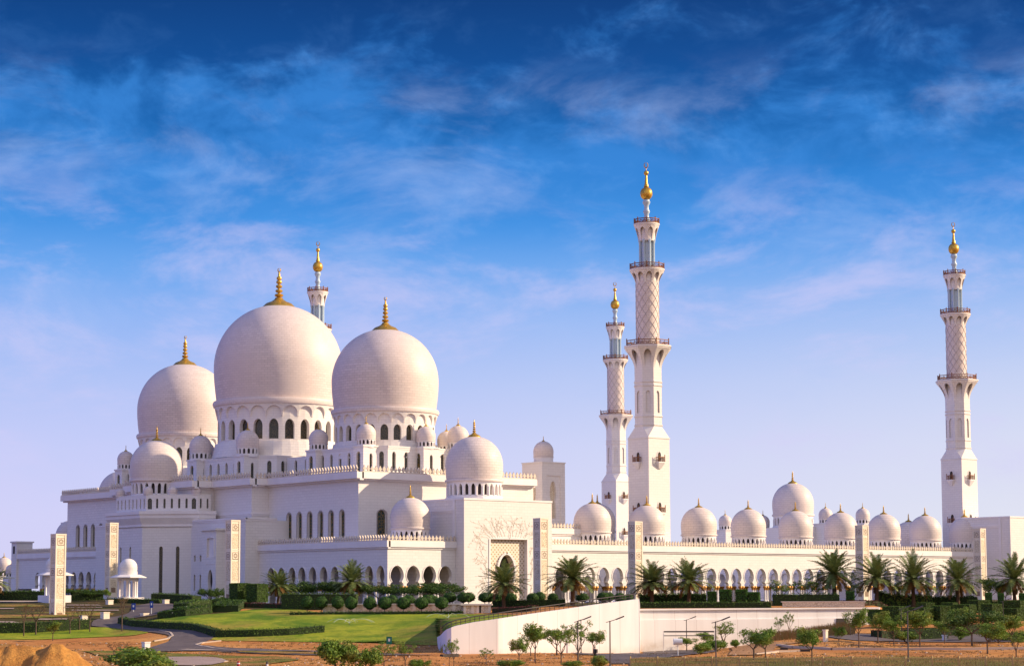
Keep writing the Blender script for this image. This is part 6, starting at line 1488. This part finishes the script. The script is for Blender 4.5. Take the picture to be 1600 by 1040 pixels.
# ------------------------------------------------------------------ the walking man
def person(label, P, face):
    T = Thing('person', label, 'person', P, face)
    V, E, Rd = [], [], []
    def add(p, r, par=None):
        V.append(p); Rd.append(r)
        if par is not None: E.append((par, len(V) - 1))
        return len(V) - 1
    pel = add((0, 0, .95), .135); sp_ = add((0, .01, 1.15), .135, pel); ch = add((0, .02, 1.36), .155, sp_); nk = add((0, .03, 1.50), .06, ch); hd = add((0, .05, 1.60), .085, nk); tp_ = add((0, .05, 1.72), .075, hd); add((0, .145, 1.615), .022, hd)
    for sg, sw in ((-1, .16), (1, -.20)):
        hip = add((sg * .09, 0, .88), .092, pel); kn = add((sg * .095, sw * .7 + .03, .48), .062, hip); an = add((sg * .095, sw * 1.5 - .05, .09), .043, kn); add((sg * .105, sw * 1.5 + .11, .035), .036, an)
        sh_ = add((sg * .19, .02, 1.40), .062, ch); el_ = add((sg * .25, -sw * .6, 1.13), .047, sh_); wr = add((sg * .25, -sw * .9 + .12, .92), .034, el_); pa = add((sg * .25, -sw * .95 + .17, .85), .034, wr)
        for q in range(4):
            f1 = add((sg * .25 - .025 + .017 * q, -sw * .95 + .195, .81), .0095, pa); add((sg * .25 - .025 + .017 * q, -sw * .95 + .19, .77 + .006 * abs(q - 1.5)), .008, f1)
        t1 = add((sg * (.25 - .04), -sw * .95 + .185, .84), .010, pa); add((sg * (.25 - .05), -sw * .95 + .21, .81), .009, t1)
    me = D.meshes.new('body'); me.from_pydata(V, E, []); o = D.objects.new('body', me); COL.objects.link(o)
    md = o.modifiers.new('skin', 'SKIN'); sk = me.skin_vertices[0].data
    for i, r in enumerate(Rd): sk[i].radius = (r, r)
    sk[0].use_root = True; o.modifiers.new('sub', 'SUBSURF').levels = 1
    dg = bpy.context.evaluated_depsgraph_get(); m2 = D.meshes.new_from_object(o.evaluated_get(dg)); D.objects.remove(o)
    skin = mat('skin', (.28, .15, .09), .6); shirt = mat('dark_shirt', (.035, .045, .07), .8); trs = mat('dark_trousers', (.03, .03, .035), .85)
    for q in (trs, shirt, skin): m2.materials.append(q)
    for pg in m2.polygons:
        z, x = pg.center.z, abs(pg.center.x); pg.material_index = 2 if (z > 1.49 or (x > .2 and z < .94)) else (1 if z > .97 else 0); pg.use_smooth = True
    b_ = D.objects.new('body', m2); COL.objects.link(b_); b_.parent = T.o
    h_ = MB(); core_blob(h_, (0, .03, 1.70), (.093, .105, .085), 0, 12, 8); T.part('hair', h_, mat('black_hair', (.012, .01, .009), .8), None, True)
    k = MB(); k.box(-.15, .15, -.27, -.11, 1.02, 1.44); T.part('backpack', k, mat('backpack_cloth', (.02, .022, .03), .85))
    return T
person('man in dark clothes with a small backpack walking on the dirt by the road', hit(930, 1033), arz - PI / 2 + 2.4)
